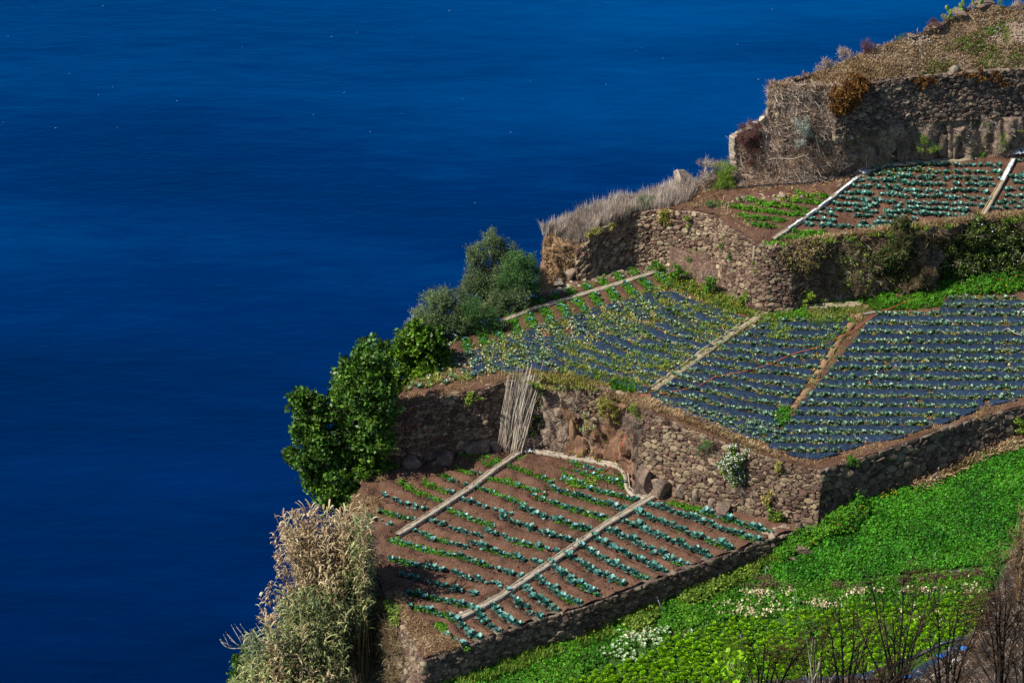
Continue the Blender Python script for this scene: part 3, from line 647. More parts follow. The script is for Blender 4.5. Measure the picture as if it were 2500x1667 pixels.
# ------------------------------------------------------------------ rock faces and banks
def rockface(name, rows, nu, nv, m, seed, amp=.15, f=.8, block=60, bamp=.25, hold=True, smooth=False):
    G, N = sheet([PL(r) for r in rows], nu, nv, amp, f, block, bamp, seed, hold)
    o = mk(name, G.reshape(-1, 3), grid_faces(*G.shape[:2]), M[m], smooth=smooth); tag(o, kind='structure'); return G, N
# outcrop between the leaning canes and the sunlit wall
RF = {}
RF['out1'] = rockface('rock_face', [[(1262,922,4.4),(1330,922,4.45),(1400,932,4.5),(1450,940,4.5)],[(1262,1010,2.3),(1330,1010,2.4),(1400,1000,2.7),(1450,1000,2.8)],[(1262,1104,.0),(1330,1100,.05),(1400,1112,.0),(1450,1125,.0)]], 70, 60, 'rock', 21, .14, .9, 70, .3)
RF['out2'] = rockface('orange_rock_face', [[(1372,985,3.1),(1420,985,3.2),(1490,960,4.2),(1568,1000,4.5)],[(1375,1050,1.6),(1430,1060,1.5),(1500,1070,1.7),(1560,1060,2.3)],[(1380,1118,-.05),(1440,1128,-.05),(1510,1143,-.05),(1560,1200,-.1)]], 70, 60, 'rock_orange', 22, .12, .7, 46, .3)
RF['out3'] = rockface('dark_rock_face', [[(1548,990,4.5),(1575,1002,4.55),(1610,1020,4.3),(1640,1050,3.2)],[(1545,1100,2.0),(1575,1105,2.1),(1610,1110,2.0),(1640,1130,1.5)],[(1548,1210,-.05),(1580,1216,-.05),(1620,1222,-.05),(1660,1228,-.1)]], 46, 60, 'rock', 23, .16, .9, 34, .3)
RF['ridge_end'] = rockface('earth_face', [[(1326,572,7.6),(1350,572,7.65),(1400,600,7.1),(1436,592,7.4)],[(1322,640,6.0),(1350,640,6.1),(1385,640,6.0),(1410,640,5.9)],[(1306,725,4.6),(1340,722,4.65),(1380,688,4.8),(1412,670,4.85)]], 50, 50, 'straw_soil', 24, .15, .9, 60, .18)
RF['bank'] = rockface('earth_bank', [[(1640,598,6.6),(1700,612,6.7),(1760,620,6.65),(1830,664,6.6),(1880,700,5.9),(1960,712,5.7),(2050,700,6.0),(2150,690,6.2)],[(1636,650,5.6),(1705,668,5.8),(1760,680,5.8),(1830,706,5.8),(1890,722,5.5),(1970,726,5.45),(2050,720,5.5),(2150,708,5.7)],
                            [(1628,675,5.1),(1716,702,5.05),(1760,726,5.0),(1828,745,4.95),(1913,752,4.95),(1970,748,4.95),(2050,745,5.0),(2150,732,5.1)]], 130, 30, 'bank', 25, .2, .9, 160, .16)
RF['hedge_face'] = rockface('overgrown_bank', [[(1930,606,9.05),(2000,588,9.1),(2080,572,9.15),(2175,565,9.25),(2282,552,9.35),(2384,539,9.45),(2500,530,9.6),(2700,512,9.8)],[(1935,675,6.9),(2000,665,7.0),(2080,650,7.1),(2175,642,7.2),(2282,620,7.5),(2384,600,7.8),(2500,590,8.0),(2700,575,8.2)],
                            [(1940,748,4.9),(2000,742,4.95),(2080,736,5.0),(2175,722,5.15),(2282,692,5.4),(2384,658,5.6),(2500,650,5.8),(2700,640,6)]], 150, 44, 'rock', 26, .3, .6, 150, .3)
RF['mound'] = rockface('mound', [[(1880,206,15.95),(1940,212,16.1),(2000,214,16.15),(2060,216,16.15),(2125,206,16.3)],[(1876,285,13.7),(1940,280,14.2),(2000,270,14.6),(2040,270,14.7),(2060,290,14.2)],[(1794,337,12.4),(1880,335,12.6),(1960,335,12.9),(2010,330,13.1),(2060,330,13.1)],
                            [(1784,425,9.8),(1870,455,9.6),(1960,452,9.7),(2050,440,9.9),(2140,410,10.3)]], 110, 90, 'straw_soil', 27, .25, .6, 70, .15)
RF['top_base'] = rockface('weathered_rock_face', [[(2020,300,13.8),(2100,298,13.7),(2200,300,13.6),(2320,296,13.6),(2420,288,13.6),(2500,285,13.5),(2700,270,13.3)],[(2040,360,12.1),(2110,350,12.3),(2200,350,12.2),(2320,345,12.3),(2420,335,12.35),(2500,330,12.3),(2700,318,12.2)],
                            [(2080,430,10.0),(2152,410,10.5),(2240,404,10.6),(2320,399,10.7),(2420,387,10.9),(2500,378,11.0),(2700,356,11.2)]], 170, 50, 'rock', 28, .22, .8, 130, .32)

# ------------------------------------------------------------------ small plant shapes
def leaf(base, dirv, up, L, Wd, cup=.25):
    side = np.cross(dirv, up); side /= np.linalg.norm(side) + 1e-9
    mid = base + dirv * L * .55 + up * L * cup * .6; tip = base + dirv * L + up * L * cup * .2
    V = np.array([base, mid + side * Wd, mid - up * Wd * .3, mid - side * Wd, tip]); return V, np.array([(0, 2, 1), (0, 3, 2), (1, 2, 4), (2, 3, 4)])
def T_cabbage(rg, n=12, r=.27, h=.2):
    A = Acc()
    for i in range(n):
        a = i * 2.4 + rg.uniform(-.2, .2); k = i / n; el = .25 + .95 * k
        d = np.array([math.cos(a) * math.cos(el), math.sin(a) * math.cos(el), math.sin(el)]); u = np.array([-math.cos(a) * math.sin(el), -math.sin(a) * math.sin(el), math.cos(el)])
        A.add(*leaf(np.array([0, 0, .03 + .05 * k]), d, -u if k > .6 else u, r * rg.uniform(.8, 1.1) * (1 - .25 * k), r * .36, rg.uniform(.1, .4)))
    return A.get()
def T_lettuce(rg, n=26, r=.25):
    A = Acc()
    for i in range(n):
        a = i * 2.4; k = i / n; el = .1 + 1.35 * k; b = np.array([math.cos(a) * r * .45 * (1 - k), math.sin(a) * r * .45 * (1 - k), .02 + .12 * math.sin(k * 1.5)])
        d = np.array([math.cos(a) * math.cos(el), math.sin(a) * math.cos(el), math.sin(el)]); u = np.array([-math.cos(a) * math.sin(el), -math.sin(a) * math.sin(el), math.cos(el)])
        A.add(*leaf(b, d, u, r * .5 * rg.uniform(.8, 1.2), r * .30, rg.uniform(-.3, .6)))
    return A.get()
def T_leafy(rg, n=12, r=.16, h=.16, s=.055):
    V = []; Fc = []
    for i in range(n):
        c = np.array([*(rg.normal(0, .5, 2) * r), rg.uniform(.2, 1) * h]); nn = rg.normal(0, .55, 3) + [0, 0, 1]; nn /= np.linalg.norm(nn)
        a = np.cross(nn, rg.normal(0, 1, 3)); a /= np.linalg.norm(a); b = np.cross(nn, a); z = s * rg.uniform(.7, 1.3); k = len(V)
        V += [c - a * z, c + b * z * .7, c + a * z, c - b * z * .7]; Fc += [(k, k + 1, k + 2), (k, k + 2, k + 3)]
    return np.array(V), np.array(Fc)
def T_clump(rg, n=8, r=.16, s=.07, asp=.55):
    V = []; Fc = []
    for i in range(n):
        c = rg.normal(0, .5, 3) * r; a = rg.normal(0, 1, 3); a /= np.linalg.norm(a); b = np.cross(a, rg.normal(0, 1, 3)); b /= np.linalg.norm(b); z = s * rg.uniform(.7, 1.4); k = len(V)
        V += [c - a * z, c + b * z * asp, c + a * z, c - b * z * asp]; Fc += [(k, k + 1, k + 2), (k, k + 2, k + 3)]
    return np.array(V), np.array(Fc)
def T_tuft(rg, n=7, h=.35, w=.02, sp=.5, r=.06):
    V = []; Fc = []
    for i in range(n):
        a = rg.uniform(0, 6.28); d = np.array([math.cos(a), math.sin(a), 0]); s = np.array([-d[1], d[0], 0]); hh = h * rg.uniform(.6, 1.1); l = sp * rg.uniform(.2, 1) * hh
        b = d * r * rg.random(); k = len(V)
        V += [b - s * w, b + s * w, b + d * l * .4 + [0, 0, hh * .6] + s * w * .8, b + d * l * .4 + [0, 0, hh * .6] - s * w * .8, b + d * l + [0, 0, hh]]
        Fc += [(k, k + 1, k + 2), (k, k + 2, k + 3), (k + 3, k + 2, k + 4)]
    return np.array(V), np.array(Fc)
def T_tangle(rg, n=7, r=.3, w=.012):
    V = []; Fc = []
    for i in range(n):
        p = rg.normal(0, .4, 3) * r; d = rg.normal(0, 1, 3) * [1, 1, .8]; d /= np.linalg.norm(d); c = rg.normal(0, .6, 3); m = 5
        s = np.cross(d, rg.normal(0, 1, 3)); s /= np.linalg.norm(s); k = len(V)
        for j in range(m):
            t = j / (m - 1) - .5; q = p + d * r * 2 * t + c * r * t * t * 2
            V += [q - s * w, q + s * w]
            if j: o = k + 2 * j; Fc += [(o - 2, o - 1, o + 1), (o - 2, o + 1, o)]
    return np.array(V), np.array(Fc)
def T_dot(rg, s=.04):
    V = np.array([(s, 0, .0), (0, s, 0), (-s, 0, 0), (0, -s, 0), (0, 0, s * .6), (0, 0, -s * .6)]); Fc = [(0, 1, 4), (1, 2, 4), (2, 3, 4), (3, 0, 4), (1, 0, 5), (2, 1, 5), (3, 2, 5), (0, 3, 5)]
    return V, np.array(Fc)
def many(fn, k, seed, **kw):
    return [fn(np.random.default_rng(seed + i), **kw) for i in range(k)]
TC = many(T_cabbage, 4, 10); TL = many(T_lettuce, 3, 20); TP = many(T_leafy, 5, 30); TG = many(T_tuft, 5, 40); TGS = many(T_tuft, 5, 45, n=8, h=.16, w=.014, sp=1.2, r=.08)
TTALL = many(T_tuft, 6, 50, n=9, h=.8, w=.013, sp=.35, r=.12); TT = many(T_tangle, 6, 60, n=10, w=.008); TLC = many(T_clump, 6, 70); TLS = many(T_clump, 6, 80, n=12, r=.16, s=.055, asp=.22)
TW = many(T_leafy, 5, 90, n=12, r=.14, h=.28, s=.05); TD = many(T_dot, 2, 95); TSM = many(T_cabbage, 4, 100, n=9, r=.16); TFLAT = many(T_tangle, 5, 110, n=6, r=.16, w=.012)
TBIG = many(T_clump, 6, 120, n=9, r=.2, s=.10, asp=.6)

# ------------------------------------------------------------------ concrete irrigation channels
def channel(label, px, S, w=.36, h=.14, m='concrete', groove=.5, seed=0, cat='channel', name='irrigation_channel', wob=.02, part_len=0):
    W = S.hit(px); n = int(np.linalg.norm(np.diff(W, axis=0), axis=1).sum() / .35) + 2; C = resample(W, n); rg = np.random.default_rng(seed)
    d = np.gradient(C, axis=0)[:, :2]; d /= np.linalg.norm(d, axis=1)[:, None]; s = np.c_[d[:, 1], -d[:, 0], np.zeros(n)]
    prof = [(-.5, -.25), (-.5, 1), (-.5 + .14, 1), (-.5 + .17, .3), (-.5 + .17 + groove * .22, .3), (-.5 + .2 + groove * .22, .8), (.5, .9), (.5, -.25)]
    G = np.zeros((n, len(prof), 3)); j = rg.normal(0, wob, (n, len(prof)))
    for k, (a, b) in enumerate(prof):
        G[:, k] = C + s * (w * a + j[:, k:k + 1] * .6) + np.c_[np.zeros((n, 2)), b * h + j[:, (k + 3) % len(prof)] * .5]
    G[:, :, 2] += .03
    V = G.reshape(-1, 3); Fc = grid_faces(n, len(prof))[:, ::-1]
    o = mk(name, V, Fc, M[m]); tag(o, label, cat); return o
channel('pale concrete water channel nearest the reeds, crossing the brown cabbage plot', [(970,1311),(1062,1253),(1150,1195),(1215,1145),(1272,1107)], T2, .34, .2, seed=1)
channel('long pale concrete water channel through the middle of the brown cabbage plot', [(1121,1514),(1220,1462),(1330,1388),(1480,1285),(1594,1217)], T2, .38, .2, seed=2)
channel('thin concrete gutter curving along the foot of the orange rock face', [(1300,1103),(1394,1119),(1460,1130),(1517,1143),(1528,1165),(1532,1195),(1552,1214),(1585,1220)], T2, .3, .16, seed=3, wob=.03)
channel('narrow pale channel between green tufts at the seaward edge of the middle terrace', [(1215,792),(1300,757),(1413,724),(1500,698),(1604,666)], T3, .26, .12, seed=4)
channel('worn half buried channel running among the withered plants', [(1200,899),(1336,853),(1400,830),(1492,801),(1560,778),(1649,750)], T3, .30, .1, 'old_concrete', seed=5, wob=.05)
channel('old mossy channel with raised sides separating two black plastic plots', [(1591,959),(1650,918),(1750,845),(1820,797),(1883,757)], T3, .56, .22, 'old_concrete', seed=6, wob=.05)
channel('straight dirt footpath strip between the two largest black plastic plots', [(1905,1036),(1960,965),(2010,890),(2040,842),(2080,790),(2113,750)], T3, .52, .12, 'straw_soil', groove=.1, seed=7, cat='footpath', name='footpath_strip', wob=.06)
channel('grey kerb along the back of the middle terrace below the bank', [(1624,664),(1670,680),(1716,701)], T3, .25, .12, 'concrete', seed=8)
channel('low stone kerb behind the black plastic plots beside green weeds', [(1876,762),(1950,757),(2020,752),(2100,747)], T3, .3, .2, 'old_concrete', seed=9, wob=.05)
channel('white lined water channel slanting through the upper cabbage plot', [(1888,589),(1950,548),(2010,505),(2060,465),(2100,433)], T4, .22, .18, 'concrete', seed=10)
channel('earthy channel at the right side of the upper plot, white plastic on top', [(2400,530),(2430,476),(2455,432),(2474,392)], T4, .30, .16, 'old_concrete', seed=11)
channel('thin concrete gutter behind the upper cabbage plot under the rocks', [(2100,433),(2152,408),(2240,401),(2320,396),(2400,388),(2474,379)], T4, .26, .16, 'old_concrete', seed=12, wob=.05)

def plastic(label, px, S, w=.2, dz=.17, seed=0, m='white_plastic', cat='plastic sheet', name='plastic_sheet', crump=.05):
    W = S.hit(px); n = int(np.linalg.norm(np.diff(W, axis=0), axis=1).sum() / .08) + 3; C = resample(W, n); d = np.gradient(C, axis=0)[:, :2]; d /= np.linalg.norm(d, axis=1)[:, None]
    s = np.c_[d[:, 1], -d[:, 0], np.zeros(n)]; k = 7; G = np.stack([C + s * w * (a) * (1 + .4 * fbm(C, 2.5, 2, seed))[:, None] for a in np.linspace(-.5, .5, k)], 1)
    G[..., 2] += dz + np.abs(fbm(G, 6, 3, seed)) * crump; G += fbm(G, 4, 2, seed + 5)[..., None] * .02
    o = mk(name, G.reshape(-1, 3), grid_faces(n, k), M[m]); return tag(o, label, cat)
for i, (px, lb) in enumerate([([(1925,565),(1960,541)], 'long white plastic liner strip in the lowest part of the upper channel'), ([(1968,535),(1992,518)], 'short white plastic liner strip in the middle of the upper channel'),
        ([(1998,514),(2030,490)], 'white plastic liner strip beside the green weed rows of the upper channel'), ([(2040,482),(2092,441)], 'white plastic liner strip at the head of the upper channel')]):
    plastic(lb, px, T4, .15, .23, i)
plastic('crumpled white plastic sheet at the head of the upper channel, end of the black pipe', [(2080,426),(2108,424),(2115,430)], T4, .7, .15, 9, crump=.3)
plastic('crumpled white plastic heap above the earthy channel at the picture edge', [(2466,382),(2500,377),(2520,374)], T4, .6, .15, 10, crump=.3)
plastic('grey white plastic liner in the upper half of the earthy channel', [(2446,448),(2474,396)], T4, .24, .2, 11)

# ------------------------------------------------------------------ black plastic mulch film
FILM_PX = [(985,965),(1045,905),(1100,868),(1160,850),(1230,830),(1300,800),(1380,775),(1450,750),(1520,735),(1590,712),(1650,712),(1700,735),(1790,765),(1850,790),(1880,785),(1990,785),(2060,782),(2125,762),(2290,762),(2310,730),(2500,722),(2700,715),
           (2700,915),(2500,972),(2397,994),(2321,1027),(2257,1045),(2193,1070),(2112,1083),(2040,1108),(1994,1121),(1951,1116),(1900,1101),(1840,1078),(1750,1043),(1660,1008),(1590,973),(1545,948),(1450,928),(1380,910),(1300,903),(1230,910),(1110,943)]
INT3 = [(1002,950),(1079,868),(1130,834),(1222,790),(1282,742),(1335,724),(1420,664),(1640,655),(1900,760),(1590,960)]
TEARS = [(2165,893,13),(2160,912,7),(2123,938,12),(2270,955,9),(2245,985,14),(2408,978,12),(2462,890,7),(2397,762,6),(2108,1030,5),(1995,865,9),(1960,878,8),(2335,1010,5)]
def ordn(k):
    one = ['','first','second','third','fourth','fifth','sixth','seventh','eighth','ninth','tenth','eleventh','twelfth','thirteenth','fourteenth','fifteenth','sixteenth','seventeenth','eighteenth','nineteenth']
    n = k + 1
    if n < 20: return one[n]
    t, u = divmod(n, 10); T_ = ['','','twent','thirt','fort','fift','sixt','sevent','eight'][t]
    return T_ + 'ieth' if u == 0 else T_ + 'y-' + one[u]
ROWPTS3 = []
def films(rows, where, seed, gapfrac=.13, t_from=0.0, cover=1.0):
    cnt = 0
    for k in range(len(rows) - 1):
        a, b = T3.hit(rows[k]), T3.hit(rows[k + 1]); L = np.linalg.norm(a[-1] - a[0]); n = max(6, int(L / .09)); A_, B_ = resample(a, n), resample(b, n)
        if t_from: q = int(n * t_from); A_, B_ = A_[q:], B_[q:]; n = len(A_)
        gw = np.linalg.norm(A_.mean(0) - B_.mean(0)); g = min(.3, .03 / gw + gapfrac * .16); tt = np.linspace(g, 1 - g, 12)
        G = A_[:, None] * (1 - tt)[None, :, None] + B_[:, None] * tt[None, :, None]
        G[..., 2] = T3(G.reshape(-1, 3)[:, :2]).reshape(G.shape[:2]) + .05 + .13 * np.sin(math.pi * (tt - g) / (1 - 2 * g))[None] ** .6
        fl = G.reshape(-1, 3); th = rng.uniform(0, 3)
        st = np.c_[fl[:, 0] * 2.2 + fl[:, 1] * .9, fl[:, 1] * 2.2 - fl[:, 0] * .6, fl[:, 2]]
        wr = (1 - np.abs(fbm(st, 1.5, 3, seed + k))) * .11 + np.abs(fbm(fl, 4.0, 2, seed + 40 + k)) * .045
        G[..., 2] += wr.reshape(G.shape[:2]) - .05
        G[..., :2] += (fbm(fl, 1.5, 2, seed + 80).reshape(G.shape[:2]) * .06)[..., None]
        Fc = grid_faces(n, len(tt)); cpx = uproj(G.reshape(-1, 3)[Fc].mean(1)); keep = inpoly(cpx, FILM_PX)
        for (u, v, r) in TEARS: keep &= ((cpx[:, 0] - u - (cpx[:, 1] - v) * .3) ** 2 / (r * .7) ** 2 + (cpx[:, 1] - v) ** 2 / r ** 2 + .5 * vnoise(cpx, .2, 3)) > 1
        if cover < 1: keep &= fbm(G.reshape(-1, 3)[Fc].mean(1), .9, 2, seed + 3) < (cover - .5) * 2
        if keep.sum() < 30: continue
        Fc = Fc[keep]; used, inv = np.unique(Fc.ravel(), return_inverse=True)
        o = mk('mulch_film', G.reshape(-1, 3)[used], inv.reshape(-1, 3)[:, ::-1], M['film'], smooth=True)
        tag(o, f'{ordn(cnt)} wrinkled black plastic strip from the back, {where}', 'plastic film', 'black plastic film strips over the beds'); cnt += 1
films(ROW_T3R, 'plot right of the footpath', 100)
films(ROW_T3M, 'between mossy channel and footpath', 200, cover=.95)
films(ROW_T3L, 'plot left of the mossy channel', 300, gapfrac=.22, cover=.85)
films(ROW_T3F, 'withered plot at the seaward side', 400, gapfrac=.28, t_from=.36, cover=.72)

# ------------------------------------------------------------------ crops
def along(rows, S, step, rg, jit=.08, drop=.0, side=.05):
    out = []
    for r in rows:
        w = S.hit(r); L = np.linalg.norm(np.diff(w, axis=0), axis=1).sum(); n = max(2, int(L / step)); p = resample(w, n)
        p = p[rg.random(n) >= drop] if drop else p
        p[:, :2] += rg.normal(0, jit, (len(p), 2)); p[:, 2] = S(p[:, :2]); out.append(p)
    return out
def cut(row, t0, t1):
    p = resample(np.array(row, float), 41); return [tuple(x) for x in p[int(t0 * 40):int(t1 * 40) + 1:5]] + [tuple(p[int(t1 * 40)])]
rg = np.random.default_rng(21)
CABS = []
spans = {('A', 3): (.86, 1), ('A', 4): (.85, 1), ('A', 5): (.4, 1), ('A', 6): (.65, .95), ('A', 0): (0, .9), ('L', 0): (.84, 1), ('L', 1): (.35, 1), ('R', 7): (0, 1), ('C', 0): (.35, 1), ('C', 15): (.35, .95)}
for key, rows, where in (('A', ROW_A, 'plot beside the reeds'), ('L', ROW_BL, 'middle plot, left half'), ('R', ROW_BR, 'middle plot, right half'), ('C', ROW_C, 'plot by the low wall')):
    order = sorted(range(len(rows)), key=lambda i: (rows[i][0][1] + rows[i][-1][1]))
    for oi, i in enumerate(order):
        r = rows[i]; t = spans.get((key, i), (0, 1)); rr = cut(r, *t)
        p = along([rr], T2, (.40 if key != 'C' else .38), rg, .05)[0]
        for j, q in enumerate(p): CABS.append((q, key, f'{ordn(j)} from the left in the {ordn(oi)} row, {where}'))
size = {'A': .95, 'L': 1.05, 'R': 1.1, 'C': 1.22}
tot = len(CABS); print('cabbages', tot)
CABS.sort(key=lambda c: -scale_at(c[0]) * size[c[1]])
cabm = [mesh('cabbage', v, f, M['cabbage']) for v, f in TC]
for q, key, lb in CABS[:290]:
    o = bpy.data.objects.new('cabbage', cabm[rg.integers(0, 4)]); COL.objects.link(o); o.location = (q[0], q[1], q[2] - .04)
    s = size[key] * rg.uniform(.85, 1.35); o.scale = (s, s, s * rg.uniform(.9, 1.3)); o.rotation_euler = (rg.normal(0, .1), rg.normal(0, .1), rg.uniform(0, 6.28))
    tag(o, 'blue-green cabbage, ' + lb, 'cabbage', 'cabbages in rows on the terraces')
rest = np.array([q for q, k, l in CABS[290:]]); A = Acc(); 
if len(rest): A.add(*inst(TC, rest - [0, 0, .04], rg.uniform(.75, 1.15, len(rest)), rg=rg))
# filler leaves between the heads so that a row reads as one ruff
fp = np.concatenate(along([cut(r, *spans.get((k, i), (0, 1))) for k, rows in (('A', ROW_A), ('L', ROW_BL), ('R', ROW_BR), ('C', ROW_C)) for i, r in enumerate(rows)], T2, .22, rg, .11, .2))
A.add(*inst(TSM, fp - [0, 0, .02], rg.uniform(.7, 1.35, len(fp)), rg=rg))
tag(A.mk('cabbage_rows', M['cabbage']), 'smaller blue-green cabbages filling the rows between the big heads', 'cabbages', kind='stuff')
A = Acc(); p = np.concatenate(along(ROW_T4, T4, .26, rg, .06, .08)); d = fbm(p, .35, 2, 4)
p = p[d > -.62]; A.add(*inst(TC, p - [0, 0, .04], rg.uniform(.7, 1.2, len(p)) * (1 + .12 * (p[:, 0] < P(2250, 440, 10)[0])), rg=rg))
p = np.concatenate(along(ROW_T4[:5], T4, .6, rg, .12, .2)); p = p[p[:, 0] < P(2330, 430, 10)[0]]; A.add(*inst(TC, p - [0, 0, .02], rg.uniform(.7, 1.1, len(p)), rg=rg))
tag(A.mk('upper_cabbage_rows', M['cabbage_upper']), 'rows of blue-green cabbages on the upper red soil terrace', 'cabbages', kind='stuff')

# plants standing between the film strips
A = Acc(); Cr = Acc(); rg = np.random.default_rng(22)
for rows, step, drop, sc, cream in ((ROW_T3R, .15, .12, 1.4, 1.3), (ROW_T3M, .15, .18, 1.3, 1.4), (ROW_T3L, .17, .22, 1.15, 3.4), ([cut(r, .42, 1) for r in ROW_T3F], .20, .15, 1.1, 4.5)):
    p = np.concatenate(along(rows, T3, step, rg, .10, drop)); p = p[inpoly(uproj(p), FILM_PX)]
    A.add(*inst(TSM, p + [0, 0, .09], rg.uniform(.6, 1.3, len(p)) * sc, rg=rg))
    q = np.concatenate(along(rows, T3, step / cream, rg, .17, 0)); q = q[inpoly(uproj(q), FILM_PX)]
    Cr.add(*inst(many(T_clump, 4, 7, n=2, r=.12, s=.06, asp=.6), q + [0, 0, .12], rg.uniform(.6, 1.4, len(q)), rg=rg))
p = T3.hit(rand_px([(985,960),(1100,880),(1230,830),(1380,785),(1560,740),(1650,760),(1480,830),(1300,900),(1110,940)], 1500, rg)); A.add(*inst(TSM, p[:220] + [0, 0, .15], rg.uniform(.8, 1.4, 220), rg=rg))
Cr.add(*inst(many(T_clump, 4, 8, n=3, r=.14, s=.055, asp=.6), p[800:] + [0, 0, .2], rg.uniform(.6, 1.3, 700), rg=rg))
tag(A.mk('young_cabbage_plants', M['cab_dull']), 'small dull green cabbage plants growing between black plastic strips', 'young plants', kind='stuff')
tag(Cr.mk('withered_leaves', M['cream']), 'cream coloured withered leaves lying among the plants of the plastic covered terrace', 'withered leaves', kind='stuff')

def stuff(name, label, cat, m, parts):
    A = Acc()
    for t in parts: A.add(*t)
    return tag(A.mk(name, M[m]), label, cat, kind='stuff')
def patch(poly, S, n, T, s0, s1, rg, dz=0, tilt=.2, dens=None):
    uv = rand_px(poly, n, rg)
    p = S.hit(uv)
    if dens is not None: p = p[fbm(p, dens[0], 3, int(dens[1])) > dens[2]]
    return inst(T, p + [0, 0, dz], rg.uniform(s0, s1, len(p)), tilt=tilt, rg=rg)
def strip(rows, S, step, T, s0, s1, rg, jit=.14, dz=0):
    p = np.concatenate(along(rows, S, step, rg, jit))
    if S is T3: c = uproj(p); p = p[inpoly(c, FILM_PX) | inpoly(c, INT3)]
    return inst(T, p + [0, 0, dz], rg.uniform(s0, s1, len(p)), tilt=.3, rg=rg)

def strip_p(rows, S, step, rg, jit): return np.concatenate(along(rows, S, step, rg, jit))
def offch(p, T, s0, s1, rg, dz=0):
    p = p[segdist(p[:, :2], CH3) > .26]; return inst(T, p + [0, 0, dz], rg.uniform(s0, s1, len(p)), tilt=.3, rg=rg)
# green weeds in the furrows of the lower terrace
G2 = [ROW_A[3], ROW_A[4], cut(ROW_A[5], 0, .5), cut(ROW_A[6], 0, .7), cut(ROW_A[1], .2, .9), [(1278,1114),(1340,1124),(1408,1135)], [(1263,1122),(1340,1138),(1411,1153)], [(1411,1155),(1523,1182)], ROW_BL[0], ROW_BL[1], ROW_BL[2],
      ROW_BR[2], cut(ROW_BR[3], 0, .8), ROW_BR[4], cut(ROW_BR[4], .3, 1), cut(ROW_BR[5], .5, 1), ROW_BL[4], cut(ROW_BL[7], 0, 1), [(950,1322),(1000,1342),(1080,1358),(1122,1364)], cut(ROW_BR[9], 0, .45), cut(ROW_BR[8], .2, .7),
      cut(ROW_BL[8], 0, .6), ROW_BL[10], ROW_BL[11], ROW_C[0], [(1640,1226),(1720,1248),(1800,1278)], cut(ROW_C[2], .75, 1), cut(ROW_C[4], .8, 1), cut(ROW_C[6], .85, 1.0), [(1495,1410),(1522,1428)], [(1560,1404),(1582,1417)], cut(ROW_C[8], .6, 1),
      cut(ROW_C[9], .5, 1), ROW_C[15], ROW_C[15], [(1078,1528),(1100,1512)], cut(ROW_C[1], .8, 1), cut(ROW_BR[7], .4, .8), cut(ROW_BL[6], .3, .7)]
rg = np.random.default_rng(23)
stuff('furrow_weeds', 'bright green clover weeds lining the furrows of the brown cabbage plot', 'weeds', 'grass_green',
      [strip(G2, T2, .035, TP, .5, 1.0, rg, .11), patch([(1110,1095),(1165,1105),(1225,1130),(1190,1145),(1130,1125)], T2, 500, TW, .6, 1.1, rg),
       patch([(1300,1118),(1420,1135),(1530,1160),(1540,1200),(1400,1180),(1290,1140)], T2, 420, TP, .5, 1.1, rg, dens=(.9, 11, .0)), patch([(1360,1150),(1440,1150),(1470,1185),(1400,1195)], T2, 260, TW, .5, 1.1, rg, dens=(.8, 3, -.2)), patch([(1200,1165),(1240,1160),(1270,1190),(1220,1195)], T2, 110, TP, .5, 1, rg, dens=(.9, 4, 0)),
       patch([(1480,1170),(1525,1180),(1590,1225),(1560,1235)], T2, 120, TP, .5, 1, rg, dens=(.9, 6, -.1)), patch([(1620,1270),(1700,1290),(1690,1330),(1630,1310)], T2, 60, TP, .5, .9, rg, dens=(.9, 5, .1)),
       patch([(1030,1525),(1100,1500),(1110,1530),(1060,1550)], T2, 130, TP, .5, .9, rg, dens=(1, 5, -.1)), patch([(1290,1200),(1360,1200),(1400,1240),(1330,1240)], T2, 120, TP, .5, 1, rg, dens=(.9, 15, .1))])
stuff('furrow_grass_upper', 'bright green weeds in rows left of the white lined channel', 'weeds', 'grass_green',
      [strip(ROW_T4G, T4, .04, TP, .7, 1.3, rg, .14), strip([cut(r, 0, 1) for r in ROW_T4[1:4]], T4, .5, TP, .5, .9, rg, .25)])
INT3_ = [(1002,950),(1079,868),(1130,834),(1222,790),(1282,742),(1335,724),(1420,664),(1640,655),(1900,760),(1590,960)]
inside = lambda r: [q for q in resample(np.array(r, float), 30) if inpoly([q], INT3)[0]]
gF = [x for x in (inside(cut(r, 0, .5)) for r in ROW_T3F) if len(x) > 2]
stuff('row_weeds', 'green weed tufts growing in short rows across the narrow seaward channel', 'weeds', 'grass_green', [offch(strip_p(gF, T3, .017, rg, .15), TW, .6, 1.0, rg), strip(gF, T3, .3, TG, .4, .7, rg, .2)])
A = Acc(); p = np.concatenate(along(gF, T3, .30, rg, .10, .3)); A.add(*offch(p, TC, .6, .95, rg, .1)); tag(A.mk('row_cabbages', M['cabbage']), 'blue-green cabbages among the green weed tufts at the seaward channel', 'cabbages', kind='stuff')
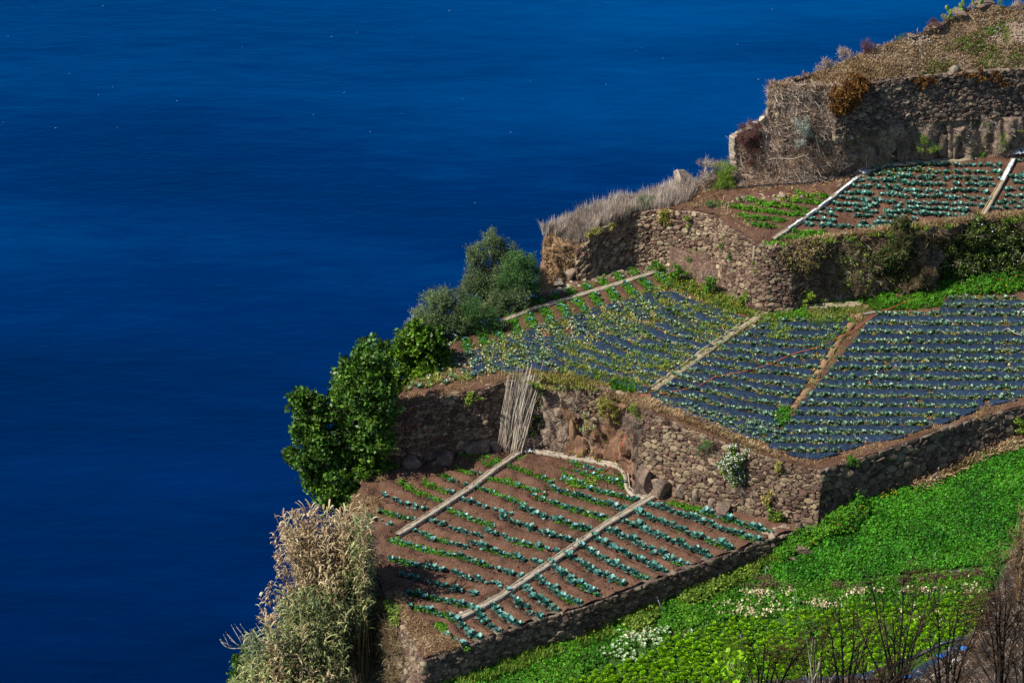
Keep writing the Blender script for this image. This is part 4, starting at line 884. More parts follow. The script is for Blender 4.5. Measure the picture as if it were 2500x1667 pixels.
# weeds of the plastic covered terrace
FL = [(985,960),(1100,880),(1230,830),(1380,785),(1560,720),(1640,690),(1700,720),(1880,770),(1590,960),(1300,905),(1110,940)]
stuff('terrace_weeds', 'olive green and yellowish weeds spread over the plastic covered terrace', 'weeds', 'weed',
      [patch(FL, T3, 2700, TGS, .8, 1.7, rg, .1, dens=(.8, 1, -.05)), patch(FL, T3, 1100, TW, .5, 1, rg, .1, dens=(.7, 8, .1)), strip(ROW_T3M, T3, .11, TGS, .7, 1.5, rg, .18, .05), strip(ROW_T3R, T3, .12, TGS, .7, 1.5, rg, .16, .05), strip(ROW_T3L, T3, .13, TGS, .8, 1.5, rg, .2, .03),
       patch([(1600,650),(1640,665),(1720,700),(1800,735),(1880,755),(1880,790),(1780,762),(1690,725),(1600,690)], T3, 1500, TG, .5, 1.1, rg), patch([(1850,760),(2130,745),(2110,775),(1990,790),(1870,790)], T3, 900, TG, .4, 1.0, rg),
       patch([(1880,760),(1850,790),(1700,890),(1600,975),(1560,985),(1700,870),(1830,775)], T3, 320, TG, .35, .7, rg), patch([(1880,770),(2060,778),(2030,850),(1800,830)], T3, 700, TGS, .8, 1.6, rg, .15, dens=(.7, 6, 0))])
stuff('green_terrace_weeds', 'fresh green weeds along the foot of the overgrown bank', 'weeds', 'grass_green',
      [patch([(1960,735),(2130,715),(2257,688),(2334,650),(2500,640),(2500,715),(2310,728),(2290,760),(2130,762),(2110,745),(2000,748)], T3, 5200, TG, .45, 1.1, rg, dens=(.6, 2, -.35)),
       patch([(2140,705),(2257,690),(2334,655),(2500,640),(2500,715),(2310,728),(2250,755),(2150,750)], T3, 2500, TW, .7, 1.4, rg, dens=(.6, 9, -.3)), patch([(1890,765),(1965,760),(1980,780),(1900,785)], T3, 260, TW, .6, 1.1, rg),
       patch([(2040,790),(2085,785),(2095,820),(2040,822)], T3, 90, TW, .8, 1.4, rg, dens=(.9, 3, -.1)), patch([(1895,1010),(1920,1000),(1930,1030),(1900,1050)], T3, 90, TW, .8, 1.5, rg), patch([(1480,935),(1530,930),(1560,965),(1500,955)], T3, 260, TG, .5, 1.2, rg)])
stuff('yellow_terrace_weeds', 'yellowing grass along the channels of the middle terrace', 'weeds', 'weed_yellow',
      [patch(FL, T3, 2100, TGS, .8, 1.7, rg, .1, dens=(.8, 12, -.05)), patch([(1840,770),(1900,775),(1650,950),(1560,985),(1590,940)], T3, 350, TGS, .8, 1.5, rg), strip(ROW_T3M, T3, .10, TGS, .8, 1.5, rg, .15, .06), strip(ROW_T3R, T3, .10, TGS, .8, 1.5, rg, .13, .06), strip(ROW_T3L, T3, .15, TGS, .8, 1.5, rg, .15, .06),
       patch([(1290,905),(1480,930),(1500,950),(1400,945),(1290,925)], T3, 500, TG, .4, .9, rg), patch([(2060,760),(2120,765),(1900,1060),(1850,1050)], T3, 900, TGS, .7, 1.4, rg, dens=(.8, 4, -.1)), patch([(1700,710),(1880,760),(1870,790),(1720,740)], T3, 400, TG, .4, .9, rg)])
# dry straw verges
VR = [(932,1004),(1068,973),(1224,932),(1292,919),(1428,936),(1568,1004),(1740,1068),(1890,1119),(2003,1149),(2119,1109),(2298,1047),(2500,991),(2700,926),(2700,890),(2500,968),(2321,1025),(2180,1074),(2060,1108),(2000,1128),(1900,1102),(1740,1042),(1600,975),(1500,942),(1380,912),(1300,904),(1220,912),(1110,943),(1030,968),(1000,955),(1100,862),(1080,858),(1000,942)]
stuff('straw_verge', 'trodden golden straw along the rim of the plastic covered terrace', 'straw', 'straw_gold',
      [patch(VR, T3, 12000, TGS, .5, 1.4, rg, -.03, .7, dens=(1.1, 5, -.35)), patch([(1580,975),(1700,1025),(1800,1065),(1890,1115),(1960,1135),(1800,1085),(1650,1025),(1570,1000)], T3, 1600, TGS, .9, 1.9, rg)])
stuff('straw_litter', 'pale straw litter on the bare soil beside the reeds', 'straw', 'straw',
      [patch([(880,1180),(1000,1150),(1100,1130),(1060,1160),(940,1190),(900,1330),(960,1420),(1000,1500),(1090,1560),(1130,1585),(1035,1612),(1000,1555),(960,1470),(880,1340),(850,1250)], T2, 3200, TFLAT, .35, .9, rg, .24, .1, dens=(.5, 4, -.3)),
       patch(T2_EDGE, T2, 1800, TFLAT, .12, .35, rg, .25, .2)])
# spikes of straw along the overhanging rim of the upper terrace
RIM = [(1930,606),(1976,588),(2078,572),(2175,565),(2282,552),(2384,539),(2500,530),(2700,512)]
stuff('straw_rim', 'thick mat of bent golden straw along the edge of the upper terrace', 'straw', 'straw',
      [patch([(1890,604),(1976,588),(2078,570),(2175,560),(2282,547),(2384,533),(2500,522),(2700,507),(2700,512),(2500,532),(2384,541),(2282,555),(2175,568),(2078,576),(1976,592)], T4, 3600, TG, .4, 1.2, rg, 0, .8, dens=(.8, 3, -.35)),
       patch([(1730,505),(1800,530),(1870,585),(1860,600),(1790,560),(1740,525)], T4, 350, TGS, .7, 1.5, rg), inst(TT, on_sheet(*RF['hedge_face'], 350, rg, 0, .25)[0], rg.uniform(.5, 1.1, 350), rg=rg)])
# tall pale grass on the ridge
rp = [(1334,570),(1400,596),(1436,590),(1461,560),(1502,543),(1549,522),(1594,514),(1630,512),(1680,500),(1700,470),(1690,455),(1640,468),(1600,479),(1500,507),(1400,541)]
def tallgrass():
    A = Acc(); A.add(*patch(rp, T4, 2300, TTALL, .75, 1.25, rg, -.05, .12)); e = resample(T4.hit([(1334,568),(1400,540),(1500,505),(1600,478),(1665,462)]), 700)[rg.random(700) < .6]; e = e + rg.normal(0, .3, e.shape) * [1, 1, .2]
    A.add(*inst(TTALL, e - [0, 0, .1], rg.uniform(.5, 1.2, len(e)) * (1.1 + .5 * fbm(e, .8, 2, 3)), rg=rg)); tag(A.mk('tall_dry_grass', M['dry_grass']), 'dense tall pale grass covering the ridge against the sea', 'dry grass', kind='stuff')
tallgrass()
# mound and hilltop growth
G, N = RF['mound']
pm, nm = on_sheet(G, N, 5200, rg); pt, nt_ = on_sheet(G, N, 1500, rg, 0, .25)
stuff('dry_brush', 'grey brown tangle of dead brush hanging over the mound', 'dry brush', 'brush',
      [inst(TT, pm[:3300], rg.uniform(.5, 1.15, 3300), rg=rg), inst(TTALL, pm[3300:] , rg.uniform(.3, .75, 1900), tilt=.5, rg=rg), patch([(1785,430),(1870,440),(1990,430),(2090,415),(2100,436),(1990,455),(1880,462),(1800,465)], T4, 500, TT, .4, .9, rg, .15)])
stuff('russet_grass', 'low russet and straw grass on the brow of the mound', 'dry grass', 'straw', [inst(TG, pt, rg.uniform(.5, 1.1, 1500), rg=rg), inst(TG, pm[:900], rg.uniform(.5, 1.1, 900), tilt=.6, rg=rg)])
HP = [(1885,206),(2040,210),(2244,184),(2500,165),(2500,18),(2400,16),(2353,28),(2295,65),(2230,88),(2156,113),(2067,147),(2006,178),(1940,197)]
stuff('hilltop_grass', 'sparse straw coloured grass over the stony hilltop', 'dry grass', 'straw',
      [patch(HP, T5, 7500, TG, .3, .8, rg, -.02, .4, dens=(.5, 3, -.6)), inst(TG, (lambda e: e[rg.random(900) < .33])(resample(T5.hit(HP[5:]), 900) + rg.normal(0, .2, (900, 3)) * [1, 1, .1]), .55, rg=rg), patch([(1885,206),(2040,210),(2200,190),(2200,160),(2100,150),(1960,190)], T5, 1400, TG, .4, .9, rg)])
stuff('hilltop_green', 'small green weeds dotted over the right part of the hilltop', 'weeds', 'weed', [patch([(2240,185),(2500,165),(2500,40),(2420,60),(2330,100),(2250,150)], T5, 1500, TGS, .6, 1.4, rg, 0, .3, dens=(.55, 6, .15))])
A = Acc(); p = T5.hit(rand_px(HP, 2600, rg)); A.add(*inst([T_dot(None, .07)], p + [0, 0, .02], rg.uniform(.4, 1.6, 2600), tilt=.6, rg=rg)); tag(A.mk('stony_rubble', M['rock_pale']), 'small pale stones strewn over the hilltop', 'rubble', kind='stuff')

# parsley and the green lower field
PAR = [(1880,1330),(1930,1300),(2060,1270),(2130,1215),(2300,1155),(2420,1100),(2500,1080),(2700,1000),(2700,1260),(2500,1330),(2440,1380),(2360,1385),(2200,1400),(2050,1420),(1900,1415),(1860,1400)]
A = Acc(); rg = np.random.default_rng(24); p = T1.hit(rand_px(PAR, 15000, rg)); A.add(*inst(TP, p + [0, 0, .06 + .06 * 0], rg.uniform(.7, 1.25, len(p)) * (1 + .25 * fbm(p, .6, 2, 4)), rg=rg)); 
tag(A.mk('parsley_bed', M['parsley']), 'dense dark green parsley bed under the shaded wall', 'parsley', kind='stuff')
stuff('field_grass', 'low grass and clover over the lowest field', 'grass', 'grass_green',
      [patch([(1090,1640),(1214,1620),(1506,1520),(1717,1430),(1860,1400),(2050,1425),(2300,1400),(2440,1390),(2400,1470),(2100,1500),(1780,1510),(1640,1540),(1420,1640),(1400,1700),(1080,1720)], T1, 8000, TP, .7, 1.3, rg, .02),
       patch([(1620,1540),(1780,1505),(1960,1495),(2200,1490),(2430,1430),(2440,1520),(2300,1600),(2130,1650),(1960,1660),(1350,1680)], T1, 2200, TP, .5, .9, rg, dens=(.8, 3, -.2)),
       patch([(2300,1330),(2500,1290),(2700,1200),(2700,1330),(2480,1340),(2340,1390),(2200,1400)], T1, 1500, TG, .5, .9, rg)])
stuff('field_weeds', 'rough mixed weeds along the foot of the low dark wall', 'weeds', 'weed',
      [patch([(1070,1650),(1214,1612),(1506,1510),(1717,1412),(1815,1378),(1880,1340),(1900,1370),(1800,1440),(1680,1470),(1520,1550),(1214,1660),(1080,1700)], T1, 1800, TG, .6, 1.6, rg, dens=(.7, 2, -.3)),
       patch([(1500,1515),(1800,1385),(1860,1400),(1700,1480),(1550,1550)], T1, 900, TW, .8, 1.6, rg, dens=(.7, 5, -.1)), patch([(1850,1400),(2050,1425),(2300,1400),(2440,1400),(2400,1440),(2050,1460),(1850,1440)], T1, 800, TGS, .8, 1.5, rg, dens=(.7, 7, -.1)),
       patch([(2130,1200),(2298,1150),(2500,1060),(2700,985),(2700,1010),(2500,1085),(2300,1165),(2150,1220)], T1, 900, TG, .5, 1.2, rg, dens=(.7, 7, .1))])
stuff('straw_heap', 'bed of flattened pale straw at the foot of the shaded wall', 'straw', 'straw', [patch([(2210,1180),(2300,1150),(2400,1098),(2500,1062),(2700,985),(2700,1030),(2500,1098),(2420,1115),(2330,1160),(2240,1200)], T1, 2600, TFLAT, .8, 2.0, rg, .05, .2)])
wp = lambda c, rx, ry, n: rg.normal(0, 1, (n, 2)) * [rx * .5, ry * .5] + c
uv = np.concatenate([wp((1850,1453), 50, 8, 70), wp((1830,1500), 50, 13, 50), wp((1780,1485), 50, 14, 24), wp((2010,1478), 44, 13, 70), wp((1890,1480), 110, 28, 40), wp((2108,1450), 50, 9, 60), wp((2260,1447), 90, 10, 46), wp((2380,1440), 40, 16, 30), wp((1930,1447), 14, 7, 10), wp((2200,1490), 200, 40, 30), wp((1560,1560), 60, 22, 30)])
p = T1.hit(uv); tag(mk('withered_lettuce_leaves', *inst(many(T_clump, 5, 9, n=5, r=.13, s=.07, asp=.7), p + [0, 0, .2], rg.uniform(.5, 1.1, len(p)), rg=rg), M['cream']), 'scattered cream white wilted lettuce leaves lying in the lowest field', 'wilted leaves', kind='stuff')
p = T1.hit(np.concatenate([wp((1560,1570), 80, 26, 50), wp((1520,1600), 75, 18, 26), wp((1600,1545), 50, 14, 20)])); tag(mk('pale_lettuce_leaves', *inst(TSM, p + [0, 0, .08], rg.uniform(.8, 1.3, len(p)), rg=rg), M['pale_leaf']), 'pale mint green lettuces fading in the nearest corner of the field', 'pale lettuce', kind='stuff')

# lettuce heads, diagonal rows
LET = [(1560,1610),(1640,1560),(1790,1512),(1960,1497),(2120,1478),(2300,1462),(2404,1440),(2425,1500),(2300,1590),(2133,1650),(1980,1665),(1340,1690),(1450,1640)]
def lettuces():
    pts = []
    for i in range(60):
        for j in range(70):
            u = 1300 + i * 21 + (j % 2) * 10; v = 1440 + j * 12.2 - (i * 21) * .02
            pts.append((u + rg.normal(0, 3.5), v + rg.normal(0, 2.2)))
    pts = np.array(pts); pts = pts[inpoly(pts, LET)]; pts = pts[pts[:, 1] < 1672]; W = T1.hit(pts); k = fbm(W, .5, 2, 44) > -.75
    k |= rg.random(len(k)) < .6
    return W[k]
LW = lettuces(); print('lettuces', len(LW)); LU = uproj(LW); rid = np.round((1700 - LU[:, 1]) / 12.2).astype(int); LW = LW[np.lexsort((LU[:, 0], rid))]; rid = np.sort(rid); rid = rid - rid[0]
lm = [mesh('lettuce', v, f, M['lettuce']) for v, f in TL]
seen_ = {}
for q, rr_ in zip(LW[:290], rid[:290]):
    seen_[rr_] = seen_.get(rr_, -1) + 1
    o = bpy.data.objects.new('lettuce', lm[rg.integers(0, 3)]); COL.objects.link(o); o.location = (q[0], q[1], q[2] + .02); s = rg.uniform(.95, 1.35); o.scale = (s, s, s)
    o.rotation_euler = (rg.normal(0, .08), rg.normal(0, .08), rg.uniform(0, 6.28)); tag(o, f'frilly lime green lettuce, {ordn(seen_[rr_])} from the left in the {ordn(rr_)} row from the front', 'lettuce', 'lime green lettuces in the crowded bed')
if len(LW) > 290: tag(mk('lettuce_bed', *inst(TL, LW[290:] + [0, 0, .02], rg.uniform(.9, 1.3, len(LW) - 290), rg=rg), M['lettuce']), 'farther lime green lettuce heads at the back of the bed', 'lettuces', kind='stuff')

stuff('bare_patches', 'trodden brown soil crumbs between the parsley and the wilted leaves', 'soil crumbs', 'soil_dry', [patch([(1800,1440),(1880,1395),(1960,1375),(1980,1395),(2050,1432),(2300,1408),(2420,1395),(2420,1410),(2100,1445),(1900,1440)], T1, 1100, TFLAT, .5, 1.2, np.random.default_rng(6), .16, .2, dens=(.9, 3, .0))])

# ------------------------------------------------------------------ boulders and loose rocks
def rock_shape(rg, dims, sub=3, cuts=14, rough=.045):
    import bmesh
    bm = bmesh.new(); bmesh.ops.create_icosphere(bm, subdivisions=sub, radius=1)
    V = np.array([v.co[:] for v in bm.verts]); Fc = np.array([[v.index for v in f.verts] for f in bm.faces]); bm.free()
    for _ in range(cuts):
        n = rg.normal(0, 1, 3); n /= np.linalg.norm(n); c = rg.uniform(.42, .80); d = V @ n; V = V - np.clip(d - c, 0, None)[:, None] * n
    V = V * (1 + rough * fbm(V, 1.7, 3, int(rg.integers(1000))))[:, None]
    return V * dims, Fc
ROCKI = [0]
def rock(label, u, v, S, w, h, dpt=None, m='rock', sink=.25, seed=None, lean=0, name='boulder', group=None, cat='boulder', z=None):
    ROCKI[0] += 1; rg = np.random.default_rng(seed if seed is not None else 500 + ROCKI[0])
    p = S.hit([(u, v)])[0] if z is None else P(u, v, z); k = scale_at(p); w_, h_ = w / k / 2, h / k / 2
    V, Fc = rock_shape(rg, np.array([w_, (dpt or w) / k / 2, h_ * 1.12])); a = rg.uniform(-.4, .4); c, s = math.cos(a), math.sin(a)
    V = V @ np.array([[c, -s, 0], [s, c, 0], [0, 0, 1]]).T; V[:, 0] += V[:, 2] * lean
    o = mk(name, V + p + [0, w_ * .4, h_ * (1 - sink)], Fc, M[m]); tag(o, label, cat, group); return o
rock('large grey boulder standing on the ridge crest against the sea', 1664, 462, T4, 62, 56, m='rock_pale', sink=.2)
rock('round brown boulder beside the foot of the green olive bush', 1313, 728, T3, 26, 34, m='rock')
rock('jutting earth coloured boulder below the straw covered ridge end', 1390, 690, T3, 48, 44, m='rock')
rock('pale boulder behind the seaward channel among rubble', 1362, 704, T3, 40, 26, m='rock_pale')
rock('white boulder on the rim of the high dark wall', 2327, 183, T5, 26, 26, m='rock_pale', sink=.1)
rock('brown boulder beside the black pipe on the upper terrace', 2052, 463, T4, 24, 20, m='rock')
rock('brown boulder among the green rows at the back of the upper terrace', 1909, 487, T4, 24, 22, m='rock')
rock('small reddish boulder at the end of the black pipe', 2068, 432, T4, 20, 16, m='rock')
rock('angular boulder on the crest of the hilltop', 2225, 94, T5, 34, 12, m='rock', sink=.3)
rock('low flat outcrop on the hilltop skyline', 2285, 72, T5, 50, 14, m='rock', sink=.3)
rock('rough dark outcrop near the prickly pears on the skyline', 2345, 44, T5, 60, 24, m='rock', sink=.3)
rock('broad dark outcrop at the highest part of the skyline', 2400, 24, T5, 80, 18, m='rock', sink=.3)
rock('big smooth grey boulder at the foot of the sunlit wall beside the gutter', 1612, 1222, T2, 60, 66, m='rock', sink=.1)
rock('tall dark boulder left of the smooth grey boulder in the rock recess', 1575, 1212, T2, 46, 84, m='rock', sink=.1)
rock('split brown boulder in the base of the sunlit wall', 1664, 1226, T2, 40, 50, m='rock', sink=.1)
rock('reddish rounded boulder in the base of the sunlit wall', 1704, 1236, T2, 44, 48, m='rock', sink=.1)
rock('reddish leaning boulder right of the rounded one at the wall foot', 1738, 1248, T2, 36, 46, m='rock', sink=.1)
rock('wide grey boulder low in the sunlit wall foot', 1768, 1264, T2, 62, 40, m='rock', sink=.1)
rock('brown block at the junction of the low wall and the sunlit wall', 1884, 1322, T1, 32, 26, m='rock', z=.25)
rock('angular block in the rubble under the wall corner', 1952, 1298, T1, 30, 26, m='rock', z=.35)
rock('flat reddish slab in the rubble below the sunlit wall', 1915, 1296, T2, 40, 18, m='rock')
rock('long pinkish stone heap lying between nasturtiums and parsley', 1965, 1356, T1, 60, 30, m='rock', sink=.2)
rock('grey stone half sunk below the pinkish stone heap', 1938, 1372, T1, 34, 18, m='rock', sink=.2)
rock('dark flat rock at the foot of the shaded wall behind the cane channel', 1160, 1115, T2, 100, 60, m='rock', sink=.3)
rock('brown slanting rock at the foot of the shaded wall', 1085, 1140, T2, 70, 36, m='rock', sink=.3)
rock('orange brown block on the bare soil near the wall end', 992, 1166, T2, 20, 16, m='rock', sink=.2)
rock('grey blocks at the left foot of the shaded wall', 1010, 1152, T2, 60, 42, m='rock', sink=.2)
rock('dark upright rock under the upper wall where the bank begins', 1205, 1108, T2, 60, 40, m='rock', sink=.3)
rock('pale stone lying at the near end of the long channel', 1128, 1502, T2, 18, 10, m='rock_pale', sink=.1)
rock('grey rock knob with pale flowers under the upper wall bulge', 1925, 742, T3, 80, 58, m='rock', sink=.25)
rock('rough grey rock left of the knob under the bulging wall', 1870, 735, T3, 60, 50, m='rock', sink=.3)
# orange stone pillars of the rock face
for i, (u, v, w, h, mm, lb) in enumerate([(1397, 1116, 34, 128, 'rock_orange', 'tall orange rock slab left of the white flowers'), (1462, 1112, 44, 74, 'rock_orange', 'squat orange rock pillar in the middle of the face'), (1494, 1128, 30, 90, 'rock_orange', 'brown rock pillar behind the hanging orange hose'),
        (1518, 1142, 28, 92, 'rock_orange', 'slim brown rock pillar right of the hanging hose'), (1425, 1108, 40, 58, 'rock', 'dark wedge of rock between the orange pillars'), (1488, 1062, 44, 60, 'rock', 'grey block perched on the orange pillars'),
        (1342, 1104, 30, 110, 'rock', 'grey splashed rock pillar right of the leaning canes'), (1310, 1098, 30, 90, 'rock', 'dark rock in the deep shade behind the canes')]):
    p0 = P(u, v, 0); zz = 0 if i != 5 else 1.6
    rock(lb, u, v, T2, w, h, 40, mm, .02, 900 + i, 0, 'rock_pillar', None, 'rock', zz)
def rubble(name, label, poly, S, n, s0, s1, m, seed, dz=0):
    rg = np.random.default_rng(seed); T = []
    for k in range(5): T.append(rock_shape(rg, np.array([1, .8, .65]), 1, 5, .1))
    p = S.hit(rand_px(poly, n, rg)); tag(mk(name, *inst(T, p + [0, 0, dz], s0 + (s1 - s0) * rg.random(n) ** 2, tilt=.4, rg=rg), M[m]), label, 'rubble', kind='stuff')
rubble('loose_stones', 'loose stones in a low heap behind the green rows of the upper terrace', [(1762,500),(1790,478),(1850,470),(1960,478),(1960,492),(1880,492),(1800,492),(1775,505)], T4, 170, .10, .26, 'rock', 1)
rubble('terrace_rubble', 'heap of loose stones under the curved upper wall', [(1440,685),(1500,655),(1580,640),(1615,648),(1600,665),(1520,680),(1470,692)], T3, 260, .10, .24, 'rock', 2, .05)
rubble('seaward_rubble', 'tumbled stones at the seaward end of the middle terrace', [(1318,722),(1380,680),(1420,672),(1440,690),(1390,712),(1340,730)], T3, 90, .12, .34, 'rock_pale', 3)
rubble('corner_rubble', 'reddish rubble at the foot of the sunlit wall corner', [(1850,1292),(1900,1290),(1990,1285),(2000,1275),(1975,1300),(1900,1312),(1870,1318)], T2, 120, .10, .30, 'rock', 4)
rubble('gutter_stones', 'white broken stones beside the gutter below the orange rocks', [(1300,1100),(1360,1098),(1440,1112),(1510,1130),(1500,1138),(1400,1118)], T2, 160, .05, .15, 'rock_pale', 5)
rubble('soil_clods', 'small pale clods on the red soil of the upper terrace', [(2000,540),(2100,445),(2450,395),(2420,520),(2200,560),(1960,580)], T4, 500, .015, .04, 'rock', 6, .1)
rubble('field_stones', 'pale stones lying between the weeds of the lowest field', [(1800,1440),(1860,1390),(1930,1370),(1920,1395),(1850,1430)], T1, 40, .06, .2, 'rock_pale', 7)
# quoins closing the wall corner
def quoins(top, bot, n, seed, parent, m='stone'):
    rg = np.random.default_rng(seed)
    for i in range(n):
        t = (i + .5) / n; c = top * (1 - t) + bot * t; hh = np.linalg.norm(top - bot) / n * .66
        V, Fc = rock_shape(rg, np.array([hh * rg.uniform(.85, 1.2), hh * rg.uniform(.85, 1.2), hh * .98]), 2, 8, .04); V = np.sign(V) * np.abs(V) ** .9 * (1 + .4 * t); c = c + np.array([.14 * t, 0, 0])
        mk('corner_stone', V + c + rg.normal(0, .03, 3), Fc, M[m], parent)
a = P(2003, 1156, 3.62); b = P(1992, 1282, .2); quoins(a + [.0, .12, 0], b + [.0, .02, 0], 9, 5, WALLS['mid_right']['root'])
a = P(937, 1012, 3.65); b = P(928, 1150, .12); quoins(a + [0, .15, 0], b + [0, .15, 0], 11, 6, WALLS['mid_left']['root'], 'stone')
a = P(1034, 1620, 0); quoins(a + [0, .2, 0], P(1030, 1720, -2.3) + [0, .2, 0], 7, 7, WALLS['front']['root'], 'stone')
a = P(1884, 212, 15.8); quoins(a + [0, .3, 0], P(1882, 300, 13.4) + [0, .3, 0], 7, 8, WALLS['tower']['root'], 'stone_warm')

# ------------------------------------------------------------------ trees and bushes
def blob_points(blobs, Y, rg, dens, shell=.5, depth=.9):
    out = []
    for (u, v, r) in blobs:
        c = atY(u, v, Y + rg.normal(0, r / 44 * .3)); rw = r / scale_at(c); n = int(dens * (r / 40) ** 2); k = max(3, n // 11)
        d = rg.normal(0, 1, (k, 3)); d /= np.linalg.norm(d, axis=1)[:, None]; d[:, 2] = d[:, 2] * .9 + .08
        rr = rw * (shell + (1.08 - shell) * rg.random(k) ** .6) * (1 + .42 * fbm(d * 2.2 + c, 1.0, 2, 5))
        tw = c + d * rr[:, None] * [1, depth, 1]; sg = min(.17, rw * .2)
        out.append(tw[rg.integers(0, k, n)] + rg.normal(0, sg, (n, 3)) * [1, 1, .75])
    return np.concatenate(out)
def plant(name, label, cat, blobs, Y, leafmat, T, dens, ls=1.0, root=None, seed=0, bark='bark', trunk_r=.12, group=None, shell=.45, foliage='crown', stemname='trunk', extra=None, depth=.9, limbs=True):
    rg = np.random.default_rng(seed + 3000); p = blob_points(blobs, Y, rg, dens, shell, depth)
    base = atY(root[0], root[1], Y) if root else atY(blobs[-1][0], blobs[-1][1] + blobs[-1][2], Y)
    t = thing(name, base, label, cat, group)
    mk(foliage, *inst(T, p, rg.uniform(.7, 1.35, len(p)) * ls, tilt=1.5, rg=rg), M[leafmat], t)
    if limbs:
        A = Acc(); fork = base + (np.array([p[:, 0].mean(), Y, p[:, 2].mean()]) - base) * .3
        A.add(*tube([base, (base + fork) / 2 + rg.normal(0, .06, 3), fork], [trunk_r, trunk_r * .8, trunk_r * .7], 7))
        for (u, v, r) in blobs:
            c = atY(u, v, Y); m = fork + (c - fork) * .5 + rg.normal(0, .15, 3) * [1, 1, .3]
            A.add(*tube(resample([fork, m, c], 6), np.linspace(trunk_r * .6, trunk_r * .14, 6), 5))
            for _ in range(5):
                e = c + rg.normal(0, .42, 3) * r / 44; A.add(*tube([c * .6 + m * .4, (c + e) / 2 + rg.normal(0, .05, 3), e], [trunk_r * .2, trunk_r * .12, trunk_r * .05], 4))
        A.mk(stemname, M[bark], t)
    if extra:
        for (nm, mm, TT_, fr, s) in extra:
            q = p[rg.random(len(p)) < fr]; c0 = p.mean(0); q = q + (q - c0) * .03 + [0, -.05, .05]
            tag(mk(nm, *inst(TT_, q, rg.uniform(.7, 1.3, len(q)) * s, tilt=1, rg=rg), M[mm], t), kind='stuff')
    return t
Yb = P(900, 1175, 0)[1]
plant('broadleaf_tree', 'large dark green broadleaf tree with lobed crown left of the shaded stone wall', 'tree', [(900,872,38),(868,925,52),(905,960,55),(852,995,58),(925,1010,42),(900,1050,66),(748,982,34),(735,1055,26),(765,1050,42),(800,1080,55),(742,1125,28),(775,1150,46),(835,1130,62),(890,1140,50),(830,1195,44),(790,1195,34),(880,1190,36),(760,1000,30),(925,905,25),(925,1075,34),(920,1150,34),(712,1110,18),(722,975,18)],
      Yb + .6, 'dark_tree', TBIG, 330, 1.0, (842, 1330), 1, trunk_r=.22)
plant('citrus_tree', 'yellow-green rounded leafy tree between the dark broadleaf tree and the olives', 'tree', [(984,840,26),(1030,830,36),(1062,862,36),(1000,878,44),(972,925,32),(1032,905,40),(990,960,26),(1068,900,26),(1020,800,18),(1060,820,22),(950,960,20)], T3.hit([(1060,905)])[0][1] + .4, 'lime_tree', TBIG, 340, .95, (1010, 1060), 2)
YO = T3.hit([(1126,828)])[0][1]
plant('olive_tree', 'dull grey-green olive tree with two crowns behind the yellow-green tree', 'tree', [(1048,760,42),(1085,735,36),(1098,775,44),(1065,805,46),(1118,815,42),(1140,775,32),(1086,725,22),(1120,785,24),(1034,800,24),(1125,830,20),(1140,800,26),(1150,770,24),(1075,840,26),(1020,790,20)], YO + .9, 'olive', TLS, 520, 1.0, (1115, 870), 3)
plant('silver_bush', 'small silvery grey bush at the seaward side of the olive tree', 'bush', [(1010,768,18),(1000,795,14),(992,815,10),(1022,755,14)], YO + 1.4, 'silver', TLS, 420, .9, (1030, 830), 4, trunk_r=.04)
plant('silver_bush', 'silvery foliage bush showing between the two olive crowns', 'bush', [(1112,738,18),(1120,760,18),(1128,785,14)], YO + 1.3, 'silver', TLS, 420, .9, (1120, 830), 5, trunk_r=.04)
YT = T3.hit([(1250,752)])[0][1]
plant('olive_tree', 'tall grey-green olive tree with a small crown on top beside the green bush', 'tree', [(1207,583,25),(1210,606,22),(1150,690,28),(1135,720,24),(1168,618,26),(1178,648,34),(1212,650,36),(1200,690,38),(1243,616,24),(1246,645,28),(1196,725,34),(1170,705,24),(1222,700,34),(1158,625,18),(1205,620,16),(1150,700,24),(1140,735,22),(1225,735,30)], YT + 1.2, 'olive', TLS, 560, 1.0, (1205, 800), 6, trunk_r=.14)
plant('green_bush', 'bright green dense rounded bush beside the tall olive tree', 'bush', [(1266,652,34),(1288,640,24),(1272,682,40),(1290,694,28),(1250,670,26),(1300,660,14),(1262,630,18),(1240,690,20),(1282,715,24)], YT + .3, 'olive_green', TLS, 620, .95, (1278, 745), 7, trunk_r=.08)
plant('olive_bush', 'low grey-green olive bush in front of the tall olive at the terrace edge', 'bush', [(1200,745,30),(1235,730,32),(1262,728,30),(1222,760,24),(1180,760,20),(1255,750,22)], YT - .3, 'olive', TLS, 560, 1.0, (1235, 785), 8, trunk_r=.06)
plant('olive_bush', 'greener low olive bush just above the red soil edge', 'bush', [(1182,790,30),(1150,770,24),(1205,790,22),(1165,815,18),(1190,770,22),(1140,800,22),(1150,745,22)], YO + .5, 'olive_green', TLS, 560, 1.0, (1165, 840), 9, trunk_r=.06)
plant('small_tree', 'small dark green tree at the bottom edge beside the reed thicket', 'tree', [(592,1600,16),(585,1635,22),(600,1650,26),(575,1660,22),(625,1655,26),(612,1620,14)], Yb - 6, 'dark_tree', TBIG, 360, .8, (600, 1720), 10)
plant('flowering_weed', 'white flowering weed under the olive trees at the field edge', 'bush', [(1085,855,14),(1098,842,12),(1112,825,8)], YO - .2, 'weed', TLC, 220, .7, (1090, 870), 11, trunk_r=.02, extra=[('flower', 'white_flower', TD, .5, 1.2)])
